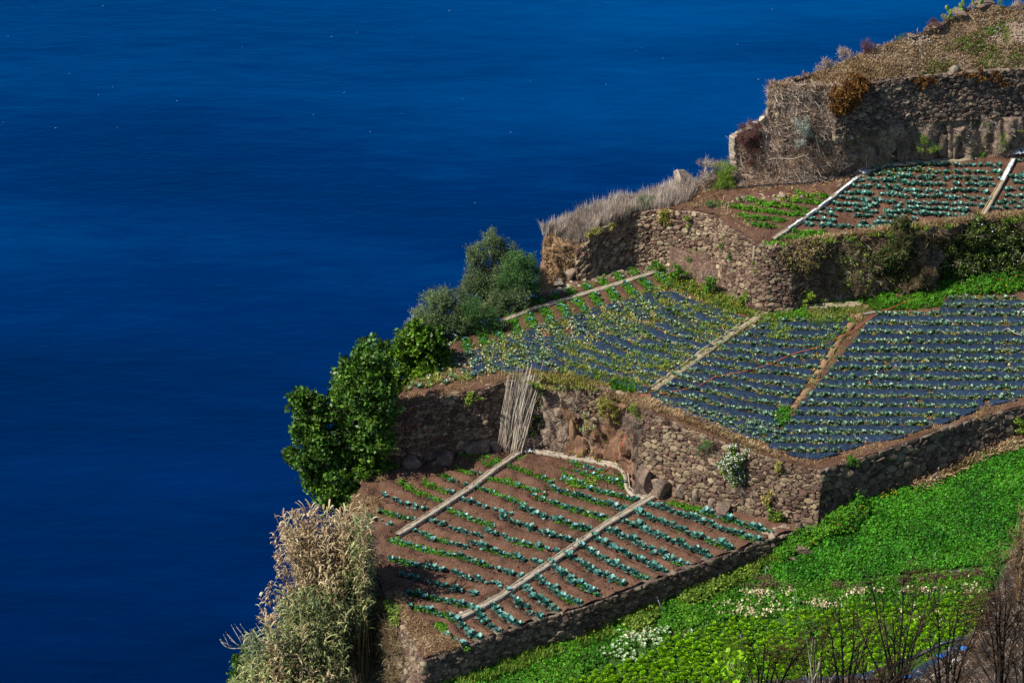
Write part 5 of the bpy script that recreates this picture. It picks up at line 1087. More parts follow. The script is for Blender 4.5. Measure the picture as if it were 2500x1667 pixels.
# bushes of the mound and upper terrace
def ys(G, u, v, off=-.15):
    G = G[0]; px = uproj(G.reshape(-1, 3)); i = ((px - [u, v]) ** 2).sum(1).argmin(); return G.reshape(-1, 3)[i][1] + off
mo = RF['mound']; hf = RF['hedge_face']; bk = RF['bank']; tb = RF['top_base']
plant('succulent_cushion', 'orange-brown cushion plant draped over the end of the high dark wall', 'cushion plant', [(2085,213,26),(2065,232,26),(2098,210,22),(2050,255,20),(2042,268,14),(2075,245,22),(2110,208,14),(2060,270,12)], ys(mo, 2060, 240, -.55), 'orange_brown', TLC, 900, .75, (2060, 285), 12, trunk_r=.03, shell=.7, depth=.6)
plant('red_bush', 'dark red twiggy bush below the ruined wall end', 'bush', [(1835,345,28),(1830,320,18),(1845,370,20),(1818,340,16),(1840,395,14)], ys(mo, 1835, 350, -.5), 'red_shrub', TT, 420, .5, (1845, 420), 13, trunk_r=.03, depth=.6)
plant('grey_bush', 'grey-green rounded shrub in the middle of the brush covered mound', 'bush', [(1962,305,22),(1960,330,18),(1955,350,14)], ys(mo, 1960, 320, -.4), 'silver', TLS, 420, .8, (1960, 370), 14, trunk_r=.03, depth=.6)
plant('yellow_green_bush', 'bright yellow-green leafy bush at the left foot of the ruined wall', 'bush', [(1768,420,22),(1760,448,22),(1778,440,22),(1765,470,16),(1785,415,14)], P(1775, 470, 9.4)[1] + .1, 'weed', TLS, 700, .8, (1768, 486), 15, trunk_r=.04)
plant('dry_bush', 'pale beige dry bush between boulder and yellow-green bush', 'bush', [(1720,420,26),(1745,425,22),(1705,445,22),(1735,455,26),(1715,475,18)], P(1725, 480, 9.1)[1] + .5, 'dry_grass', TTALL, 130, .55, (1725, 486), 16, trunk_r=.03)
plant('dry_bush', 'second pale dry shrub rising just right of the ridge boulder', 'bush', [(1715,405,14),(1735,400,14),(1755,412,12)], P(1725, 470, 9.1)[1] + 1.0, 'brush', TT, 200, .45, (1725, 446), 17, trunk_r=.03)
plant('green_shrub', 'small green shrub among the tall pale ridge grass', 'bush', [(1572,488,18),(1565,500,14),(1585,485,10)], T4.hit([(1575,505)])[0][1] - .3, 'olive_green', TLS, 400, .8, (1572, 508), 18, trunk_r=.03)
plant('green_shrub', 'dark green shrub beside the red soil patch of the ridge', 'bush', [(1732,503,14),(1745,497,12),(1720,508,9)], T4.hit([(1735,512)])[0][1], 'olive_green', TLS, 420, .8, (1735, 512), 19, trunk_r=.03)
plant('green_plant', 'blue-green leafy plant hanging on the rock under the high wall', 'plant', [(2078,338,14),(2075,325,8)], ys(tb, 2078, 338, -.3), 'olive_green', TLS, 420, .8, (2078, 352), 20, trunk_r=.02, depth=.5)
plant('green_plant', 'bright green shrub in the middle of the weathered rock face', 'plant', [(2262,355,20),(2255,342,12),(2275,362,12)], ys(tb, 2262, 355, -.3), 'weed', TLS, 420, .8, (2262, 376), 21, trunk_r=.02, depth=.5)
plant('green_plant', 'small green plant in the rock face near the picture edge', 'plant', [(2450,345,12),(2447,335,8)], ys(tb, 2450, 345, -.3), 'weed', TLS, 420, .7, (2450, 360), 22, trunk_r=.02, depth=.5)
plant('green_plant', 'low green herb at the rock foot above the cabbage rows', 'plant', [(2385,382,11),(2398,378,7)], T4.hit([(2388,390)])[0][1], 'grass_green', TLC, 320, .6, (2388, 392), 23, trunk_r=.02, depth=.5)
for i, (u, v, r) in enumerate([(2250,196,22),(2275,192,16),(2390,178,24),(2430,183,20),(2450,200,16),(2350,178,14)]):
    plant('trailing_plant', ['rust coloured trailer at the left third of the high wall rim', 'thin rust trailer right beside the first one on the wall rim', 'rust brown trailer on the rim right of the white boulder', 'wide rust trailer near the right end of the wall rim', 'rust trailer hanging lowest from the high wall rim', 'small rust trailer just right of the white boulder'][i],
          'trailing plant', [(u, v, r * .45), (u + 9, v + r * .5, r * .35), (u - 11, v + 2, r * .4), (u + 2, v + r * .8, r * .25)], T5.hit([(u, 178)])[0][1] - .55, 'orange_brown', TLC, 620, .6, (u, v + r), 30 + i, trunk_r=.02, depth=.3, limbs=False)
A = 0
for i, (u, v, m_, lb) in enumerate([(2060,130,'brush','wispy dry shrub on the left part of the hill skyline'), (2120,118,'red_shrub','reddish dry shrub on the hill skyline'), (2205,92,'olive_green','dark green tuft on the hill skyline'), (2280,62,'red_shrub','dark red shrub on the hill skyline'),
        (2440,14,'weed','green tuft on the highest skyline'), (2490,12,'brush','dry tuft at the right end of the skyline'), (2010,160,'brush','low dry tuft at the start of the hill skyline'), (2312,40,'weed_yellow','yellowish tuft beside the prickly pear')]):
    plant('skyline_shrub', lb, 'bush', [(u, v, 13), (u + 10, v + 4, 9), (u - 9, v + 5, 9)], T5.hit([(u, max(v + 14, 22))])[0][1] + .1, m_, TT if m_ in ('brush', 'red_shrub') else TLS, 330, .5, (u, v + 16), 40 + i, trunk_r=.02)
# hedge of the overgrown bank
plant('bramble_hedge', 'golden brown overgrown bramble at the left end of the overgrown bank', 'bush', [(1905,625,30),(1935,620,34),(1965,630,34),(1925,650,26),(1890,640,18),(1960,655,24),(1990,615,30)], ys(hf, 1945, 640, -.4), 'bramble', TLC, 900, .6, (1930, 690), 51, extra=[('gold_leaf', 'weed_yellow', TLC, .12, .6)], depth=.5)
plant('bramble_hedge', 'grey-brown thorny thicket below the straw rim, left of the dark bushes', 'bush', [(2020,630,36),(2060,640,40),(2090,620,32),(2040,680,36),(2085,685,36),(2110,650,34),(2010,690,26),(2120,700,26)], ys(hf, 2060, 660, -.4), 'bramble', TLS, 900, .8, (2060, 725), 52, extra=[('dead_twig', 'brush', TT, .10, .6), ('green_leaf', 'weed', TLC, .25, .8)], depth=.5)
plant('dark_bush', 'upright dark green bush rising above the straw rim', 'bush', [(2205,548,20),(2195,560,18),(2200,590,28),(2190,620,30),(2215,610,24),(2185,655,28),(2160,630,26)], ys(hf, 2195, 620, -.4), 'hedge', TLC, 800, .85, (2190, 690), 53, extra=[('dead_twig', 'bramble', TT, .15, .6)], depth=.6)
plant('bramble_hedge', 'brown hanging vines between the two dark green bushes', 'bush', [(2232,610,26),(2235,650,28),(2225,690,26),(2250,670,26),(2270,700,20)], ys(hf, 2240, 650, -.3), 'bramble', TT, 300, .6, (2235, 715), 54, depth=.5)
plant('dark_bush', 'large dark green bush with white flower heads below the straw rim', 'bush', [(2300,590,34),(2345,572,36),(2390,568,38),(2430,580,32),(2320,630,36),(2370,625,40),(2415,630,36),(2455,600,34),(2350,660,26),(2290,650,26),(2470,640,26),(2300,680,20)], ys(hf, 2370, 610, -.5), 'hedge', TLC, 900, .9, (2360, 700), 55,
      extra=[('flower_head', 'white_flower', TD, .06, 1.4), ('dead_twig', 'brush', TT, .03, .6), ('green_leaf', 'weed', TLC, .22, .8)], depth=.5)
plant('dark_bush', 'leafy green bush with white flowers at the picture edge under the straw rim', 'bush', [(2490,570,26),(2510,610,36),(2540,570,40)], ys(hf, 2495, 600, -.5), 'hedge', TLC, 800, .9, (2500, 660), 56, extra=[('flower_head', 'white_flower', TD, .03, 1.2)], depth=.5)
rg = np.random.default_rng(61)
q, _ = on_sheet(*hf, 2600, rg, .1, 1.0); stuff('bank_undergrowth', 'dark tangled undergrowth covering the steep bank under the straw rim', 'undergrowth', 'hedge', [inst(TLC, q[:800] + [0, -.05, 0], rg.uniform(.5, 1.3, 800), tilt=1, rg=rg)])
stuff('bank_brush', 'brown dead twigs and stems hanging over the steep bank', 'dead twigs', 'bramble', [inst(TT, q[1700:] + [0, -.12, 0], rg.uniform(.35, .85, 900), tilt=1, rg=rg)])
q, _ = on_sheet(*bk, 900, rg); stuff('bank_weeds', 'thin brown and green weeds on the earth bank below the upper wall', 'weeds', 'weed', [inst(TLC, q[:330] + [0, -.05, 0], rg.uniform(.4, 1.1, 330), tilt=1, rg=rg)]); 
stuff('bank_twigs', 'dead stems over the earth bank below the upper wall', 'dead twigs', 'brush', [inst(TT, q[330:], rg.uniform(.3, .75, 570), tilt=1, rg=rg)])
q, _ = on_sheet(*RF['ridge_end'], 600, rg); stuff('ridge_end_straw', 'golden straw hanging down the earth face at the ridge end', 'straw', 'straw', [inst(TT, q[:220], rg.uniform(.3, .7, 220), tilt=1, rg=rg), inst(TGS, q[420:], rg.uniform(.8, 2, 180), tilt=1, rg=rg)])
q, _ = on_sheet(*tb, 900, rg); stuff('rock_face_brush', 'dry brush caught on the weathered rock face', 'dry brush', 'brush', [inst(TT, q[:620], rg.uniform(.3, .85, 620), tilt=1, rg=rg)]); stuff('rock_face_moss', 'olive moss and weeds on the weathered rock face', 'weeds', 'weed', [inst(TLC, q[620:780], rg.uniform(.5, 1.1, 160), tilt=1, rg=rg)])
for nm, k in (('out1', 260), ('out2', 120), ('out3', 130)):
    q, _ = on_sheet(*RF[nm], k, rg, 0, .9)
    stuff('rock_face_weeds', {'out1': 'brown weeds hanging on the rock right of the leaning canes', 'out2': 'moss coloured weeds on the orange rock face', 'out3': 'grey twigs on the dark rock beside the sunlit wall'}[nm], 'weeds', {'out1': 'brush', 'out2': 'weed_yellow', 'out3': 'brush'}[nm], [inst(TT if nm != 'out2' else TLC, q + [0, -.1, 0], rg.uniform(.3, .8, k), tilt=1, rg=rg)])
# flowers and weeds on walls
Yw = lambda w, u: None
def wallY(key, u, v, off=-.3):
    w = WALLS[key]; ss = np.linspace(0, w['L'], 160); P0 = w['place'](ss, np.zeros(160), np.zeros(160)); px = uproj(P0); i = np.abs(px[:, 0] - u).argmin(); h = max(0, (v - px[i, 1]) / 39)
    return w['place'](ss[i:i + 1], np.array([h]), np.zeros(1))[0][1] + off
for key, lb, cat, bl, m_, T_, dens, sc, ex in [
    ('mid_right', 'white daisy bush in full bloom on the sunlit wall', 'bush', [(1798,1112,26),(1782,1140,26),(1808,1140,28),(1790,1165,24),(1812,1165,18)], 'weed', TLC, 500, .65, [('daisy', 'white_flower', TD, .8, 1.15)]),
    ('mid_right', 'dead grey stems hanging under the daisy bush', 'plant', [(1800,1190,20),(1825,1200,22),(1840,1215,16)], 'brush', TT, 180, .5, None),
    ('mid_right', 'dark green weed high on the sunlit wall', 'plant', [(1720,1085,18),(1708,1100,12),(1732,1105,10)], 'olive_green', TLS, 300, .8, None),
    ('mid_right', 'golden mossy weed near the middle of the sunlit wall', 'plant', [(1868,1210,14),(1872,1225,12)], 'weed_yellow', TLC, 420, .6, None),
    ('mid_right', 'olive tuft low on the sunlit wall near the corner', 'plant', [(1895,1258,18),(1885,1248,12),(1910,1262,12)], 'weed', TLC, 420, .7, None),
    ('mid_right', 'yellow-green tuft high on the sunlit wall right of the daisies', 'plant', [(1906,1135,12),(1904,1150,8)], 'weed_yellow', TLC, 420, .6, None),
    ('mid_left', 'bright yellow-green fern on the shaded wall left of the canes', 'plant', [(1150,972,14),(1142,985,9),(1165,975,7)], 'weed', TLC, 420, .65, None),
    ('mid_left', 'green creeper growing in the corner right of the canes', 'creeper', [(1312,985,16),(1308,1020,18),(1300,1055,16),(1318,950,14)], 'hedge', TLC, 420, .7, None),
    ('mid_shade', 'round green plant on top of the shaded wall', 'plant', [(2078,1124,13),(2085,1132,9)], 'grass_green', TLC, 420, .6, None),
    ('mid_shade', 'green weed on the shaded wall at the picture edge', 'plant', [(2492,1030,14),(2496,1045,12)], 'weed', TLC, 420, .7, None),
    ('mid_shade', 'pale dry roots hanging on the shaded wall', 'plant', [(2285,1145,9),(2283,1155,9)], 'dry_grass', TT, 260, .35, None),
    ('up_left', 'yellow-green trailing plant over the rim of the curved wall', 'plant', [(1618,528,14),(1628,540,12),(1612,535,8)], 'weed_yellow', TLC, 520, .65, None),
    ('up_left', 'golden brown trailer beside the yellow-green one on the curved wall', 'plant', [(1634,520,12),(1632,545,9)], 'straw_gold', TLC, 420, .6, None),
    ('up_left', 'olive moss clump over the left rim of the curved wall', 'plant', [(1448,572,14),(1460,563,10),(1490,553,9)], 'weed_yellow', TLC, 420, .65, None),
    ('up_left', 'small dark green weed below the rim of the curved wall', 'plant', [(1678,538,9),(1680,548,7)], 'weed', TLC, 420, .6, None),
    ('up_left', 'white flowered climber on the right part of the curved wall', 'plant', [(1768,585,13),(1772,605,14),(1766,618,10)], 'weed', TLC, 460, .65, [('flower', 'white_flower', TD, .16, .8)]),
    ('up_mid', 'green rosette plant at the foot of the white flowered climber', 'plant', [(1788,625,11)], 'olive_green', TLC, 460, .65, None),
    ('up_mid', 'green and white flowering trail under the grey post', 'plant', [(1842,640,9),(1845,665,10),(1852,685,9)], 'weed', TLC, 460, .65, [('flower', 'white_flower', TD, .15, .8)])]:
    u, v, _ = bl[0]; plant('wall_plant', lb, cat, bl, wallY(key, u, v), m_, T_, dens, sc, (bl[-1][0], bl[-1][1] + bl[-1][2] * .6), int(u), trunk_r=.02, extra=ex, depth=.45)
Yr = lambda u, v, z: P(u, v, z)[1]
for lb, bl, Y_, m_, T_, dens, sc, ex in [
    ('clump of yellowing grass spilling over the grey block', [(1480,985,22),(1472,1005,16),(1500,1000,16),(1502,1030,10)], ys(RF['out2'], 1480, 990, -.75), 'weed_yellow', TGS, 300, 1.0, None),
    ('white flowers hanging between the orange rock slabs', [(1432,1015,14),(1440,1040,12),(1425,1050,10)], ys(RF['out2'], 1432, 1030, -.7), 'weed', TLC, 260, .5, [('flower', 'white_flower', TD, .55, .8)]),
    ('yellow-green fern leaves at the right top of the rock recess', [(1548,1000,14),(1560,1010,12)], ys(RF['out3'], 1556, 1000, -.4), 'weed', TLS, 300, .9, None),
    ('grey-brown bush drooping over the right of the rock recess', [(1540,1040,24),(1560,1045,24),(1550,1075,20)], ys(RF['out3'], 1556, 1050, -.45), 'brush', TT, 300, .5, None)]:
    plant('rock_plant', lb, 'plant', bl, Y_, m_, T_, dens, sc, (bl[-1][0], bl[-1][1] + 8), int(bl[0][0] + bl[0][1]), trunk_r=.02, extra=ex, depth=.5)
for lb, u, v, S, m_, n, r in [('bright green weed at the foot of the earth bank, left one', 1655, 662, T3, 'grass_green', 3, 14), ('taller green weed beside the bank with white flowers', 1735, 690, T3, 'grass_green', 3, 14), ('slim green weed climbing the bank under the curved wall', 1682, 640, T3, 'grass_green', 2, 11),
        ('dry yellowish weed at the foot of the bulging wall', 1818, 722, T3, 'weed', 3, 16), ('green tuft beside the rubble heap under the curved wall', 1605, 640, T3, 'grass_green', 2, 10), ('greyish weed under the rock knob', 1972, 720, T3, 'weed', 3, 18)]:
    plant('weed_clump', lb, 'weed', [(u, v, r), (u + 6, v + 10, r * .8), (u - 6, v + 14, r * .8)][:n], S.hit([(u, v + 26)])[0][1] - .3, m_, TLC, 520, .65, (u, v + 24), int(u + v), trunk_r=.015, extra=[('flower', 'white_flower', TD, .1, .8)] if 'white' in lb else None)
# nasturtiums
rg = np.random.default_rng(62)
def nast(label, poly, S, n, fl, seed, dz=.15):
    t = thing('nasturtium_patch', S.hit([poly[0]])[0], label, 'nasturtiums'); p = S.hit(rand_px(poly, n, rg)); c = uproj(p); hgt = .35 * (1 + fbm(p, .9, 2, seed)); p[:, 2] += hgt * rg.random(n) + dz
    mk('foliage', *inst(T_ := TW, p, rg.uniform(.8, 1.4, n), tilt=.5, rg=rg), M['grass_green'], t); q = p[:fl] + [0, -.05, .12]
    tag(mk('flower', *inst(TD, q[::2], rg.uniform(1.3, 2.2, len(q[::2])), rg=rg), M['orange_flower'], t), kind='stuff'); tag(mk('yellow_flower', *inst(TD, q[1::2], rg.uniform(1.1, 1.8, len(q[1::2])), rg=rg), M['yellow_flower'], t), kind='stuff')
nast('mound of nasturtiums with orange flowers at the foot of the wall corner', [(2015,1290),(2030,1245),(2070,1232),(2110,1235),(2120,1265),(2080,1300),(2020,1325),(1970,1320)], T1, 700, 44, 1)
nast('creeping nasturtiums leading from the corner towards the stone heap', [(1900,1345),(1960,1320),(2010,1320),(1990,1340),(1940,1360),(1905,1385),(1895,1365)], T1, 420, 8, 2)
nast('nasturtiums with red and yellow flowers below the dark bush at the picture edge', [(2360,690),(2400,668),(2470,660),(2500,662),(2500,715),(2450,728),(2380,722)], T3, 650, 90, 3)
nast('sparse yellow flowering weeds beside the overgrown bank', [(2180,715),(2250,695),(2270,705),(2200,728)], T3, 120, 14, 4)
def dots(name, label, m, polys, n, S, dz, seed):
    rg = np.random.default_rng(seed); p = np.concatenate([S.hit(rand_px(q, n, rg)) for q in polys]); p[:, 2] += rg.uniform(.5, 1, len(p)) * dz
    tag(mk(name, *inst(TD, p, rg.uniform(.6, 1.1, len(p)), rg=rg), M[m]), label, 'flowers', kind='stuff')
dots('yellow_flowers', 'tiny yellow flowers among the top rows of the upper cabbage plot', 'yellow_flower', [[(2110,440),(2170,410),(2300,408),(2280,428),(2180,436)], [(1890,485),(1990,470),(2010,490),(1900,497)]], 60, T4, .3, 1)
dots('yellow_weed_flowers', 'yellow flowers dotted between plastic strips and weeds', 'yellow_flower', [[(2425,850),(2470,850),(2470,880),(2430,880)], [(1640,690),(1720,705),(1780,740),(1700,730)], [(1880,755),(1900,755),(1900,765),(1880,765)]], 28, T3, .4, 2)
dots('red_yellow_flowers', 'yellow and white flowers in the weeds of the lowest field', 'yellow_flower', [[(1250,1590),(1500,1520),(1650,1470),(1600,1510),(1400,1580)], [(2150,1215),(2185,1205),(2190,1215),(2150,1225)]], 40, T1, .4, 3)
dots('small_flowers', 'yellow flowers in the weedy part of the brown cabbage plot', 'yellow_flower', [[(1425,1180),(1450,1175),(1455,1190),(1430,1195)], [(1380,1180),(1420,1190),(1410,1215),(1380,1205)]], 16, T2, .4, 4)
# prickly pears on the skyline
def cactus(label, u, v, z, seed):
    rg = np.random.default_rng(seed); b = P(u, v, z); t = thing('prickly_pear', b, label, 'cactus'); pads = [(b, 0)]
    for i in range(9):
        p, l = pads[rg.integers(0, len(pads))]
        if l > 2: continue
        a = rg.uniform(-.9, .9); d = np.array([math.sin(a), rg.uniform(-.3, .3), math.cos(a)]); q = p + d * .30; w = rg.uniform(0, 3)
        V, Fc = rock_shape(rg, np.array([.13, .03, .18]), 2, 0, .0); c, s = math.cos(a), math.sin(a); c2, s2 = math.cos(w), math.sin(w)
        V = V @ np.array([[c2, -s2, 0], [s2, c2, 0], [0, 0, 1]]).T @ np.array([[c, 0, s], [0, 1, 0], [-s, 0, c]]).T
        mk('pad', V + p + d * .16, Fc, M['cactus'], t, smooth=True); pads.append((q, l + 1))
cactus('prickly pear cactus left of the rough skyline outcrop', 2318, 48, 18.95, 1); cactus('prickly pear with upright pads above the outcrop', 2350, 30, 19.15, 2); cactus('prickly pear beside the highest part of the skyline', 2388, 20, 19.3, 3)

# ------------------------------------------------------------------ leaning canes
rg = np.random.default_rng(71)
for i in range(140):
    f = rg.random(); b = T2.hit([(1213 + 62 * f + rg.normal(0, 3), 1098 + rg.uniform(-6, 12) + 5 * f)])[0]; tu = 1248 + 68 * np.clip(f + rg.normal(0, .2), -.1, 1.1) + rg.normal(0, 4)
    Yt = wallY('mid_left', min(tu, 1262), 935, .05) - .25 + rg.normal(0, .06); top = atY(tu, rg.uniform(908, 962) if rg.random() < .93 else rg.uniform(880, 905), Yt)
    m = (b + top) / 2 + rg.normal(0, .07, 3) + [-.06, -.1, 0]; c = mk('cane', *tube(resample([b, m, top], 7), np.linspace(.021, .011, 7), 4), M['cane']); tag(c, ['long pale dry cane in the left third of the leaning bundle', 'long pale dry cane in the middle of the leaning bundle', 'long pale dry cane in the right third of the leaning bundle'][min(2, int(f * 3))], 'cane', 'dry canes leaning in a bundle')
# ------------------------------------------------------------------ hoses, pipes, posts
def line(name, label, cat, pts, r, m, drape=None, sides=5, n=60):
    o = mk(name, *tube(resample(pts, n), r, sides), M[m], smooth=True); return tag(o, label, cat)
hp = T3.hit([(1564,974),(1625,967),(1703,952),(1744,928),(1778,922),(1829,912),(1880,897),(1931,873),(1999,855),(2026,843),(2080,816),(2134,779),(2208,745),(2250,735)]) + [0, 0, .22]
line('hose', 'long orange-red hose snaking over the black plastic strips', 'hose', hp, .022, 'hose', n=90)
line('hose', 'orange hose hanging down over the rock face into the cabbage plot', 'hose', [atY(1530, 1048, ys(RF['out3'], 1545, 1050, -.5)), atY(1518, 1090, ys(RF['out3'], 1545, 1050, -.9)), T2.hit([(1497,1132)])[0] + [0, 0, .15], T2.hit([(1480,1150)])[0] + [0, 0, .1], T2.hit([(1458,1168)])[0] + [0, 0, .1]], .022, 'hose')
line('hose', 'short piece of orange hose on the soil between cabbage rows', 'hose', T2.hit([(1343,1203),(1325,1210),(1300,1218),(1282,1228)]) + [0, 0, .14], .02, 'hose')
line('pipe', 'black irrigation pipe along the foot of the brush mound', 'pipe', np.concatenate([T4.hit([(1790,468),(1826,466),(1890,461),(1982,456),(2030,446),(2084,431)]) + [0, 0, .3]]), .04, 'black_pipe')
line('pole', 'thin upright pole at the head of the white lined channel', 'pole', [T4.hit([(2114,428)])[0], T4.hit([(2114,428)])[0] + [-.05, 0, 2.1]], [.025] * 60, 'cane')
line('stake', 'leaning wooden stake against the rock behind the channel head', 'stake', [T4.hit([(2134,410)])[0], T4.hit([(2134,410)])[0] + [-.08, .1, 1.0]], [.04] * 60, 'rock_orange')
line('stick', 'thin pale stick lying on the mound above the pipe', 'stick', [atY(1975, 377, ys(mo, 1975, 370, -.5)), atY(1938, 388, ys(mo, 1938, 388, -.5)), atY(1880, 387, ys(mo, 1880, 387, -.5))], .02, 'cane')
line('stick', 'thin slanting stick stuck in the mound brush', 'stick', [atY(1990, 330, ys(mo, 1990, 330, -.6)), atY(2002, 372, ys(mo, 2002, 372, -.6))], .018, 'cane')
line('post', 'short grey post standing out of the upper wall top', 'post', [atY(1842, 606, wallY('up_mid', 1842, 610, -.25)) + [0, 0, .12], atY(1840, 632, wallY('up_mid', 1842, 630, -.25))], [.09] * 60, 'old_concrete', sides=8)
line('stick', 'broken stick on the straw under the ridge end', 'stick', [atY(1380, 626, ys(RF['ridge_end'], 1380, 626, -.3)), atY(1392, 638, ys(RF['ridge_end'], 1392, 638, -.3))], .04, 'cane')
line('stick', 'pale stick leaning on the long shaded wall', 'stick', [atY(2280, 1078, wallY('mid_shade', 2280, 1078, -.15)), atY(2308, 1098, wallY('mid_shade', 2308, 1098, -.25))], .015, 'cane')
line('stick', 'bleached branch lying on black plastic near the picture edge', 'stick', T3.hit([(2447,818),(2460,812),(2475,824),(2495,830)]) + [0, 0, .3], .025, 'cane')
line('stick', 'second bleached branch higher up on the black plastic', 'stick', T3.hit([(2483,781),(2490,768),(2499,764)]) + [0, 0, .3], .02, 'cane')
line('stick', 'white stick lying at the head of the dirt footpath', 'stick', T3.hit([(2108,775),(2136,770)]) + [0, 0, .25], .025, 'white_plastic')
def riser(label, u, v, h, m, lean, head=True):
    b = T1.hit([(u, v)])[0]; t = thing('sprinkler', b, label, 'sprinkler'); H_ = h / 39; d = np.array([lean, 0, 1.0])
    mk('riser_pipe', *tube([b, b + d * H_ * .5, b + d * H_], .022, 6), M[m], t); mk('nozzle', *tube([b + d * H_, b + d * (H_ + .05), b + d * (H_ + .1), b + d * (H_ + .13)], [.03, .05, .045, .015], 8), M['black_pipe'], t)
riser('sprinkler riser beside a round pale stone in the weeds', 1870, 1416, 30, 'grey_pipe', -.08); riser('sprinkler riser alone at the edge of the parsley', 2282, 1378, 32, 'grey_pipe', -.02); riser('sprinkler riser among white wilted leaves', 1944, 1484, 30, 'grey_pipe', -.25)
riser('teal sprinkler riser behind the burnt shrubs', 2290, 1452, 24, 'teal_plastic', -.3); riser('sprinkler riser near the low dark wall', 1618, 1498, 36, 'grey_pipe', -.3); riser('sprinkler riser in the lettuce bed at the bottom', 1816, 1578, 32, 'grey_pipe', -.28)
rock('round cream stone set beside the sprinkler riser', 1874, 1392, T1, 15, 10, m='rock_pale', sink=0)
line('pipe', 'thin grey pipe lying across the right of the lowest field', 'pipe', T1.hit([(2310,1400),(2350,1398),(2400,1396)]) + [0, 0, .15], .025, 'grey_pipe')
def scrap(label, u, v, S, w, m, seed, dz=.1, cat='plastic scrap'):
    rg = np.random.default_rng(seed); p = S.hit([(u, v)])[0] + [0, 0, dz]; n = 8; X, Yy = np.meshgrid(np.linspace(-1, 1, n), np.linspace(-1, 1, n)); r = w / 45 / 2
    V = np.stack([X * r, Yy * r, np.abs(fbm(np.stack([X, Yy], -1) + seed, 1.5, 2, seed)) * r * 1.0], -1).reshape(-1, 3); V[:, :2] *= (1 + .3 * fbm(V, 2, 2, seed))[:, None]
    tag(mk('plastic_scrap', V + p, grid_faces(n, n), M[m]), label, cat)
scrap('white plastic scrap at the start of the thin gutter', 1290, 1106, T2, 18, 'white_plastic', 1); scrap('blue plastic scrap in the nasturtiums below the wall junction', 1881, 1346, T1, 12, 'blue_plastic', 2, .3); scrap('tiny light blue scrap on the rubble under the curved wall', 1494, 658, T3, 7, 'blue_plastic', 3, .3)
scrap('dark teal scrap lying in the mound brush', 1991, 425, T4, 14, 'teal_plastic', 4, .5); scrap('white scrap at the foot of the shaded wall', 2286, 1172, T1, 9, 'white_plastic', 5, .2); scrap('white plastic bag in the hollow of the sunlit wall', 1610, 1149, T2, 7, 'white_plastic', 6, .9)
scrap('small pale scrap at the head of the footpath channel', 1628, 668, T3, 16, 'white_plastic', 7, .15)

# ------------------------------------------------------------------ giant reeds
def reeds(label, tops, nstalk, basef, Y0, lm, seed, leafn=24, bend=.5, arch=1.0, Lf=(.45, .95)):
    rg = np.random.default_rng(seed); A = Acc(); B = Acc(); tp = rand_px(tops, nstalk, rg) if not isinstance(tops, list) or len(tops[0]) == 2 else tops
    for (u, v) in tp:
        Y = Y0 + rg.normal(0, .8); top = atY(u, v, Y + rg.normal(0, .3)); bu, bv = basef(u, v, rg); base = atY(bu, bv, Y)
        out = np.array([top[0] - base[0], 0, 0]); m = base + (top - base) * .55 + np.array([-out[0] * .22, rg.normal(0, .15), .25]); pts = []
        for t in np.linspace(0, 1, 12): pts.append(base * (1 - t) ** 2 + m * 2 * t * (1 - t) + top * t * t)
        pts = np.array(pts); A.add(*tube(pts, np.linspace(.022, .008, 12), 3)); d = np.gradient(pts, axis=0)
        for k in range(leafn):
            t = rg.uniform(.38, 1) ** .8; i = min(int(t * 11), 10); p = pts[i] + (pts[i + 1] - pts[i]) * (t * 11 - i); dd = d[i] / np.linalg.norm(d[i]); a = rg.uniform(0, 6.28)
            r = np.array([math.cos(a), math.sin(a), .0]) * .8 + dd * rg.uniform(.4, 1.0); r /= np.linalg.norm(r); L = rg.uniform(*Lf); s = np.cross(r, [0, 0, 1]); s /= np.linalg.norm(s) + 1e-6; w = rg.uniform(.022, .046)
            q = [p, p + r * L * .4 + [0, 0, .03], p + r * L * .75 + [0, 0, -.08 * arch], p + r * L * .95 + [0, 0, -.30 * L * arch - .1]]
            V = np.array([q[0] - s * w * .5, q[0] + s * w * .5, q[1] + s * w, q[1] - s * w, q[2] + s * w * .8, q[2] - s * w * .8, q[3]])
            B.add(V, np.array([(0, 1, 2), (0, 2, 3), (3, 2, 4), (3, 4, 5), (5, 4, 6)]))
    c = A.get()[0]; t = thing('reed_clump', [c[:, 0].mean(), Y0, c[:, 2].min()], label, 'reeds', 'giant reeds on the cliff edge')
    tag(A.mk('stalk', M['reed_stalk'], t), kind='stuff'); tag(B.mk('leaf_blades', M[lm], t), kind='stuff')
Yr0 = P(880, 1430, 0)[1]
bf = lambda cu, cv, f: (lambda u, v, rg: (cu + (u - cu) * f + rg.normal(0, 14), cv + rg.normal(0, 16)))
reeds('tall dry tan giant reeds forming the top of the thicket', [(690,1262),(760,1228),(905,1238),(905,1330),(870,1420),(760,1400),(700,1350)], 190, bf(850, 1600, .5), Yr0 - .3, 'reed_dry', 81, 30)
reeds('green leaved giant reeds on the right side of the thicket next to the plot', [(850,1250),(905,1235),(909,1330),(906,1440),(905,1490),(840,1500),(790,1470),(800,1400),(860,1380)], 120, bf(880, 1640, .35), Yr0 - 1.2, 'reed_green', 82, 26)
reeds('grey-green giant reeds in the middle of the thicket', [(690,1430),(790,1420),(860,1480),(850,1580),(700,1560),(660,1500)], 130, bf(790, 1760, .5), Yr0 - 2.2, 'reed_green', 83, 28)
reeds('lower giant reeds spreading at the bottom of the thicket', [(610,1530),(700,1500),(850,1580),(850,1680),(560,1690),(580,1610)], 190, bf(760, 1840, .6), Yr0 - 3.0, 'reed_green', 84, 28)
reeds('dry reeds mixed through the bottom of the thicket', [(650,1480),(800,1560),(840,1660),(620,1660)], 70, bf(760, 1840, .6), Yr0 - 3.2, 'reed_dry', 85, 24)
